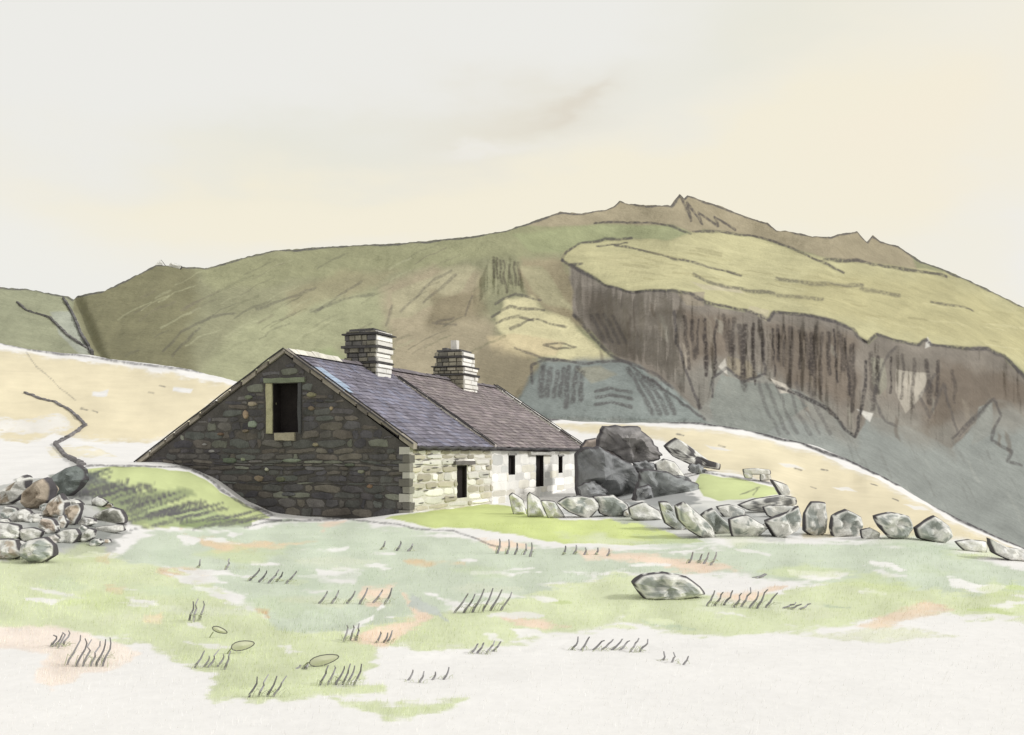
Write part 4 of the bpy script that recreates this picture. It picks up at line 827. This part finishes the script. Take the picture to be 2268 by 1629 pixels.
# chimneys
def chimney(uc, du, dv, ztop, seed, tall, taper=0.0):
    R = random.Random(seed); root = empty('chimney', (uc, VA, ZR)); root.parent = cot
    b = MB(); z = -1.6; zt_ = ztop - ZR; n = 0; lit = MB()
    while z < zt_ - .05:
        h = R.uniform(.15, .24); f_ = 1 - taper * max(0, z) / zt_; z2 = min(z + h, zt_)
        o_ = R.uniform(-.05, .05); x0, x1, y0, y1 = -du / 2 * f_ - o_, du / 2 * f_ + o_, -dv / 2 * f_ - o_, dv / 2 * f_ + o_
        # stones of this course: faces towards the gable and the back
        def face(mb_, T_, a, c_, cols_, big=1):
            x = a
            while x < c_ - .02:
                w = R.uniform(.22, .5) * big; w = min(w, c_ - x); e = R.uniform(-.01, .06)
                P = [(x + .012, z + .012), (x + w - .012, z + .012), (x + w - .012, z2 - .012), (x + .012, z2 - .012)]
                V = [T_(p[0], 0, p[1]) for p in P] + [T_(p[0] + (.02 if i in (0, 3) else -.02), .03 + e, p[1] + (.015 if i < 2 else -.015)) for i, p in enumerate(P)]
                mb_.add(V, [(4, 5, 6, 7), (0, 1, 5, 4), (1, 2, 6, 5), (2, 3, 7, 6), (3, 0, 4, 7)], np.array(lin(R.choice(cols_))) * R.uniform(.85, 1.1)); x += w
        dkc = [(108, 106, 104), (120, 116, 108), (132, 128, 116), (98, 96, 96), (144, 140, 126)] if seed == 1 else [(124, 121, 114), (142, 137, 124), (156, 151, 136), (166, 160, 145)]
        face(b, lambda q, o, zz: (x0 - o, q, zz), y0, y1, dkc); face(b, lambda q, o, zz: (x1 + o, q, zz), y0, y1, dkc); face(b, lambda q, o, zz: (q, y1 + o, zz), x0, x1, dkc)
        face(lit, lambda q, o, zz: (q, y0 - o, zz), x0, x1, [(243, 241, 236), (243, 241, 236), (238, 235, 228)], 3)  # sunward side coloured near-white, mostly sunlight put into the stone colour
        lit.quad((x0, y0 + .012, z), (x1, y0 + .012, z), (x1, y0 + .012, z2), (x0, y0 + .012, z2), L(215, 212, 205))
        b.box((x0 + .005, y0 + .02, z), (x1 - .005, y1 - .005, z2), L(88, 86, 84)); z = z2; n += 1
        if tall and n in tall:   # projecting slab course
            s_ = R.uniform(.05, .17); s3 = R.uniform(.06, .16); hh = R.uniform(.05, .09); b.box((x0 - s_, y0 - s3, z), (x1 + s3, y1 + s_ * .6, z + hh), L(84, 82, 82), .032); z += hh
    b.build('stack', M_DARK, root)
    w_ = lit.build('lit_tone_face', M_LIME, root)
    b = MB(); t_ = zt_
    b.box((-du / 2 * .82, -dv / 2 * .72, t_), (du / 2 * .82, dv / 2 * .86, t_ + .1), L(96, 94, 94), .02)
    b.build('cap', M_DARK, root)
    return root
uc1 = 6.3; uc2 = 15.3
c1 = chimney(uc1, 1.35, 1.45, 1.87 + (HY - 733) / F * 41.6, 1, (9, 12, 14), .06); c1['label'] = 'taller near chimney stack of dark stone courses'
c2 = chimney(uc2, 1.7, 1.65, 1.87 + (HY - 781) / F * 50.5, 2, (9, 11, 13), .16); c2['label'] = 'far chimney stack with an upright slab on top'
zt2 = 1.87 + (HY - 781) / F * 50.5 - ZR
b = MB(); b.box((-.16, -.16, zt2 + .08), (.12, .16, zt2 + .62), L(214, 210, 204), .02); b.build('chimney_slab', M_LIME, c2)
b = MB(); b.box((-.55, .2, zt2 + .08), (.4, .48, zt2 + .2), L(110, 108, 108), .03); b.build('chimney_ledge', M_DARK, c2)

# ------------------------------------------------------------------ rushes and grass tufts in the near field
random.seed(21)
def strokes_thing(strokes, label, name='grass_tuft', cat='grass tuft', group='dark rush tufts in the near field', wpx=5.8, col=(158, 156, 158), leaves=()):
    allp = [p for s_ in strokes for p in s_]; cx = sum(p[0] for p in allp) / len(allp); by = max(p[1] for p in allp)
    Y = ghit(cx, by - 4); base = np.array([(cx - CX) / F * Y, Y, float(ground_z(cx, Y))])
    mb = MB(); roots = []
    for s_ in strokes:
        yb = max(p[1] for p in s_)
        Yi = min(max(ghit(s_[-1][0] if s_[-1][1] > s_[0][1] else s_[0][0], min(yb, by) - 1), Y - .8), Y + 1.8)
        w = wpx / F * Yi * .5; c = lin(col) * random.uniform(.7, 1.25) * .9
        pts = sorted(s_, key=lambda p: -p[1])
        P = []
        for k in range(6):
            u = k / 5; x = pts[0][0] * (1 - u) + pts[-1][0] * u + 3.5 * math.sin(math.pi * u); y = pts[0][1] * (1 - u) + pts[-1][1] * u
            q = at(x, y, Yi) - base; q[1] += .12 * u * random.uniform(-.5, .8); P.append(q)
        P[0][2] -= .05
        mb.bar(P, w, w * .5, c, 4); roots.append(P[0].copy())
        for q_n in range(2):      # finer green-grey companions in each bunch
            off = np.array([random.uniform(-.05, .05), random.uniform(-.08, .08), 0]); P2 = [p * np.array([1, 1, 1]) + off + np.array([random.uniform(-.012, .012) * k, 0, -.025 * k * (k > 2)]) for k, p in enumerate(P)]
            mb.bar(P2, w * .35, w * .12, lin((196, 202, 170)) * .95, 3)
    if len(roots) > 1: mb.bar([r_ - np.array([0, 0, .02]) for r_ in roots], .012, .012, lin((120, 110, 90)), 4)
    LV = []
    for (lx, ly, lw, lh, ang) in leaves:
        mb0 = mb; mb = MB(); LV.append(mb)
        Yl = ghit(lx, ly + 20); V = []; n = 14
        for k in range(n):
            w_ = 2 * math.pi * k / n; a = lw * math.cos(w_); b_ = lh * math.sin(w_) * (1 - .25 * math.cos(w_)); x = lx + a * math.cos(ang) - b_ * math.sin(ang); y = ly + a * math.sin(ang) + b_ * math.cos(ang)
            q = at(x, y, Yl) - base; q[1] += .03 * math.cos(w_); V.append(q)
        c0 = at(lx, ly, Yl) - base; c0[1] += -.02; V.append(c0)
        mb.add(V + [v_ + np.array([0, .006, -.004]) for v_ in V], [(k, (k + 1) % n, n) for k in range(n)] + [(n + 1 + (k + 1) % n, n + 1 + k, 2 * n + 1) for k in range(n)] + [(k, n + 1 + k, n + 1 + (k + 1) % n, (k + 1) % n) for k in range(n)], lin((222, 224, 196)) * .85)
        mb.bar([v_ for v_ in V[:n]] + [V[0]], 1.1 / F * Yl, 1.1 / F * Yl, lin((110, 108, 108)) * .9, 4)
        st = at(lx - lw * .9, ly + 4, Yl) - base; gr = np.array([(lx - lw * 1.6 - CX) / F * Yl, Yl, float(ground_z(lx - lw * 1.6, Yl)) - .02]) - base
        mb.bar([gr, (gr + st) / 2 + np.array([.01, 0, .02]), st], .006, .004, lin((150, 155, 120)), 4); mb = mb0
    o = mb.build(name, M_GRASS); o.location = base; tag(o, label, cat, group)
    for l_ in LV: l_.build('leaf', M_GRASS, o)
def hatch(x0, x1, yt, yb, n, sl=22, drop=0):
    out = []
    for k in range(n):
        u = k / max(1, n - 1); xb = x0 + (x1 - x0 - sl) * u + random.uniform(-3, 3); dy = drop * u; h = random.uniform(0, .25) * (yb - yt)
        out.append([(xb, yb + dy - random.uniform(0, 5)), (xb + sl * random.uniform(.7, 1.15), yt + dy + h)])
    return out
TU = [(108, 152, 1398, 1440, 4, 20, 0, 'small dark tuft above the peach patch at lower left'), (148, 250, 1402, 1480, 6, 26, 6, 'tall dark tuft on the peach patch at lower left'),
      (548, 632, 1490, 1552, 4, 30, 0, 'dark tuft lowest in the field left of centre'), (704, 806, 1468, 1524, 6, 24, 0, 'dense tuft right of the plant with one long leaf'),
      (902, 990, 1482, 1514, 4, 14, 0, 'faint sparse tuft at the bottom centre of the field'), (1038, 1110, 1418, 1452, 4, 22, 0, 'small tuft low in the field below the peach streak'),
      (1262, 1440, 1410, 1446, 8, 30, 4, 'long row of dark rushes at the right edge of green'), (1000, 1140, 1306, 1364, 6, 36, -4, 'dark slanting tuft in mid field right of the blue-grey patch'),
      (704, 874, 1300, 1344, 6, 24, 0, 'dark tuft beside the round peach patch in mid field'), (548, 655, 1256, 1292, 5, 26, 6, 'fine tuft in blue-green grass below the gable'),
      (842, 915, 1198, 1222, 3, 12, 2, 'three short blades in the field below the cottage corner'), (1100, 1182, 1192, 1232, 5, 8, 4, 'tuft on the peach strip right of the track end'),
      (1242, 1348, 1206, 1232, 5, 8, 4, 'tuft right of the track, under the near wall stones'), (1525, 1585, 1222, 1254, 4, 16, 0, 'tuft between field wall and the flat grey stone'),
      (1562, 1720, 1300, 1348, 8, 26, 4, 'wide dark tuft right beside the flat grey stone'), (1655, 1712, 1270, 1286, 2, 40, 0, 'long flat blade above the tuft beside the grey stone'),
      (1725, 1800, 1334, 1354, 3, 36, 0, 'low blades right of the wide tuft by the grey stone'), (438, 506, 1234, 1264, 2, 10, 4, 'two curved blades in the field below the grassy bank'),
      (412, 450, 1322, 1380, 3, 12, 0, 'pair of thin blades in the left yellow-green grass'), (762, 796, 1382, 1424, 3, 10, 0, 'short tuft left of the lower peach patch'), (832, 866, 1398, 1430, 3, 12, 0, 'short tuft in the middle of the lower peach patch'), (1462, 1520, 1438, 1470, 3, 12, 8, 'last few blades right of the long row of rushes')]
for a, b_, c, d, n, sl, dr, lb in TU: strokes_thing(hatch(a, b_, c, d, n, sl, dr), lb)
strokes_thing(hatch(428, 515, 1440, 1488, 5, 22), 'leafy plant with two pale oval leaves at lower left', 'leafy_plant', 'plant', 'leafy plants in the near field', leaves=[(538, 1430, 24, 10, -.15), (487, 1396, 16, 6, .45)])
strokes_thing(hatch(652, 684, 1474, 1488, 3, 12), 'leafy plant with one long pale leaf at bottom centre left', 'leafy_plant', 'plant', 'leafy plants in the near field', leaves=[(718, 1462, 32, 11, -.2)])

# short grass over the near field: uncountable, one object
N = 90000
gx = RNG.uniform(-120, 2390, N); gyy = RNG.uniform(1150, 1660, N)
gY = 1.95 * F / (gyy - HY); gY *= RNG.uniform(.97, 1.03, N); keep = (gY < 31) & ~((gx < 560) & (gY > 23.5)) & (gY < ip(CRESTY, gx) * .8)
gx, gY = gx[keep], gY[keep]; gz_ = ground_z(gx, gY); gpy = HY - (gz_ - EYE) / gY * F
# colour lookup from the field grid
ci = np.clip(np.searchsorted(cols, gx), 0, len(cols) - 1); colr = np.empty((len(gx), 3)); 
for c_ in np.unique(ci):
    s_ = np.where(ci == c_)[0]; rr = np.searchsorted(GYg[:, c_], gY[s_]); rr = np.clip(rr, 0, nA + nB - 1); colr[s_] = gp.c[rr, c_]
sat = (colr.max(1) - colr.min(1)) / colr.max(1); k_ = (sat > .12) | (RNG.random(len(gx)) < .12)
gx, gY, gz_, colr = gx[k_], gY[k_], gz_[k_], colr[k_]
X = (gx - CX) / F * gY; h = RNG.uniform(.02, .055, len(gx)) * (.8 + fbm(X / 1.5 + 30, gY / 1.5, 81, 2)); ang = RNG.uniform(0, math.pi, len(gx)); w = .0014 * (.6 + gY / 9)
b0 = np.stack([X, gY, gz_ - .01], -1); dx = np.stack([np.cos(ang) * w, np.sin(ang) * w, 0 * w], -1); tip = b0 + np.stack([RNG.normal(.012, .014, len(gx)), RNG.normal(0, .014, len(gx)), h], -1)
V = np.stack([b0 - dx, b0 + dx, tip], 1).reshape(-1, 3); me = bpy.data.meshes.new('grass')
me.vertices.add(len(V)); me.vertices.foreach_set('co', V.ravel().astype(np.float32)); nf = len(V) // 3
me.loops.add(nf * 3); me.loops.foreach_set('vertex_index', np.arange(nf * 3, dtype=np.int32)); me.polygons.add(nf); me.polygons.foreach_set('loop_start', (np.arange(nf) * 3).astype(np.int32)); me.update(calc_edges=True)
a_ = me.attributes.new('Col', 'FLOAT_COLOR', 'POINT'); c4 = np.ones((len(V), 4)); c4[:, :3] = np.clip(np.repeat(colr * RNG.uniform(.92, 1.16, (len(colr), 1)), 3, 0), 0, .9)
a_.data.foreach_set('color', c4.ravel().astype(np.float32)); me.materials.append(M_GRASS)
go = bpy.data.objects.new('grass', me); COL.objects.link(go); tag(go, 'short pale green grass covering the near field', 'grass', kind='stuff')

# ------------------------------------------------------------------ sky, sun, camera
world = bpy.data.worlds.new('World'); S.world = world; world.use_nodes = True
nt = world.node_tree; N_ = nt.nodes; K_ = nt.links; bg = N_['Background']
SUN = np.array([.82, -.10, .56]); SUN /= np.linalg.norm(SUN); elev = math.asin(SUN[2]); az = math.atan2(SUN[0], SUN[1])
sky = N_.new('ShaderNodeTexSky'); sky.sky_type = 'NISHITA'; sky.sun_disc = False; sky.sun_elevation = elev; sky.sun_rotation = az
tc = N_.new('ShaderNodeTexCoord'); sp = N_.new('ShaderNodeSeparateXYZ'); K_.new(tc.outputs['Generated'], sp.inputs[0])
def mth(op, a, b=None, clamp=False):
    n = N_.new('ShaderNodeMath'); n.operation = op; n.use_clamp = clamp
    for i, v in enumerate((a, b)):
        if v is None: continue
        if isinstance(v, (int, float)): n.inputs[i].default_value = v
        else: K_.new(v, n.inputs[i])
    return n.outputs[0]
def noise(scale, vec, det=5, dist=0.0):
    n = N_.new('ShaderNodeTexNoise'); n.inputs['Scale'].default_value = scale; n.inputs['Detail'].default_value = det; n.inputs['Distortion'].default_value = dist; K_.new(vec, n.inputs['Vector']); return n.outputs['Fac']
mp = N_.new('ShaderNodeMapping'); mp.inputs['Scale'].default_value = (1, 1, 2.6); K_.new(tc.outputs['Generated'], mp.inputs['Vector'])
# azimuth and elevation, noise-warped
ax = mth('ARCTAN2', sp.outputs['X'], mth('ABSOLUTE', sp.outputs['Y'])); ez = mth('ARCSINE', sp.outputs['Z'])
n1 = noise(3.0, mp.outputs[0], 6); n2 = noise(7.0, mp.outputs[0], 6); n3 = noise(2.0, mp.outputs[0], 3)
axw = mth('ADD', ax, mth('MULTIPLY', mth('SUBTRACT', n1, .5), .35)); ezw = mth('ADD', ez, mth('MULTIPLY', mth('SUBTRACT', n2, .5), .12))
def blob(a0, e0, sa, se, slope=0.0, sharp=1.0):
    """soft elliptical patch of cloud centred on a bearing and height (radians)"""
    da = mth('DIVIDE', mth('SUBTRACT', axw, a0), sa); de = mth('SUBTRACT', mth('SUBTRACT', ezw, e0), mth('MULTIPLY', mth('SUBTRACT', axw, a0), slope)); de = mth('DIVIDE', de, se)
    r2 = mth('ADD', mth('MULTIPLY', da, da), mth('MULTIPLY', de, de)); return mth('EXPONENT', mth('MULTIPLY', r2, -sharp))
A = lambda px, py: (math.atan((px - CX) / F), math.atan((HY - py) / F * math.cos(math.atan((px - CX) / F))))
def mixc(fac, a, b, mode='MIX'):
    m = N_.new('ShaderNodeMix'); m.data_type = 'RGBA'; m.blend_type = mode
    if isinstance(fac, (int, float)): m.inputs[0].default_value = fac
    else: K_.new(fac, m.inputs[0])
    for i, v in ((6, a), (7, b)):
        if isinstance(v, tuple): m.inputs[i].default_value = (*v, 1)
        else: K_.new(v, m.inputs[i])
    return m.outputs[2]
LT = lambda *c: tuple(float(x) for x in lin(c))
c = mixc(0.0, LT(239, 238, 233), LT(0, 0, 0))
cream = mth('ADD', blob(*A(1900, 330), .22, .14, .25), mth('ADD', blob(*A(1250, 420), .30, .055, .10), blob(*A(450, 470), .22, .045, .05)), True)
cream = mth('MAXIMUM', cream, blob(*A(2500, 420), .22, .22))
c = mixc(mth('MULTIPLY', cream, .95), c, LT(246, 239, 218))
c = mixc(mth('MULTIPLY', blob(*A(2050, 300), .10, .05, .2), .35), c, LT(248, 237, 218))
c = mixc(mth('MULTIPLY', blob(*A(60, 560), .12, .04), .6), c, LT(241, 240, 234))
c = mixc(mth('MULTIPLY', blob(*A(2290, 560), .06, .05, -.3), .9), c, LT(240, 239, 236))
c = mixc(mth('MULTIPLY', blob(*A(700, 330), .16, .03, .12), .45), c, LT(226, 226, 212))
c = mixc(mth('MULTIPLY', blob(*A(1090, 250), .075, .035, .25, 1.1), .6), c, LT(228, 221, 204))
c = mixc(mth('MULTIPLY', blob(*A(1700, 60), .22, .04, .2), .5), c, LT(230, 229, 214))
c = mixc(mth('MULTIPLY', blob(*A(1040, 318), .04, .006, .05, 1.0), .5), c, LT(244, 242, 238))
c = mixc(mth('MULTIPLY', blob(*A(1170, 205), .04, .012, .5, 1.2), .5), c, LT(219, 209, 192))
up = mth('MULTIPLY', mth('SUBTRACT', n3, .5), .10)
skl = N_.new('ShaderNodeVectorMath'); skl.operation = 'SCALE'; K_.new(sky.outputs[0], skl.inputs[0]); skl.inputs['Scale'].default_value = .10
c = mixc(.97, skl.outputs[0], c)
K_.new(c, bg.inputs['Color']); bg.inputs['Strength'].default_value = 1.0

sun = bpy.data.lights.new('sun', 'SUN'); sun.energy = 1.9; sun.angle = math.radians(8); sun.color = (1, .985, .965)
so = bpy.data.objects.new('sun', sun); COL.objects.link(so)
from mathutils import Vector
so.rotation_euler = Vector(SUN.tolist()).to_track_quat('Z', 'Y').to_euler(); so.location = (30, 0, 40)
cam = bpy.data.cameras.new('camera'); cam.sensor_width = 36; cam.lens = 36 * F / 2268; cam.shift_y = (HY - 814.5) / 2268
cam.clip_start = .1; cam.clip_end = 5000
co = bpy.data.objects.new('camera', cam); COL.objects.link(co); co.location = (0, 0, EYE); co.rotation_euler = (math.pi / 2, 0, 0)
S.camera = co
S.view_settings.view_transform = 'Standard'; S.view_settings.look = 'None'; S.view_settings.gamma = 1; S.view_settings.exposure = 0
S.render.engine = 'CYCLES'; S.cycles.max_bounces = 5; S.cycles.diffuse_bounces = 3
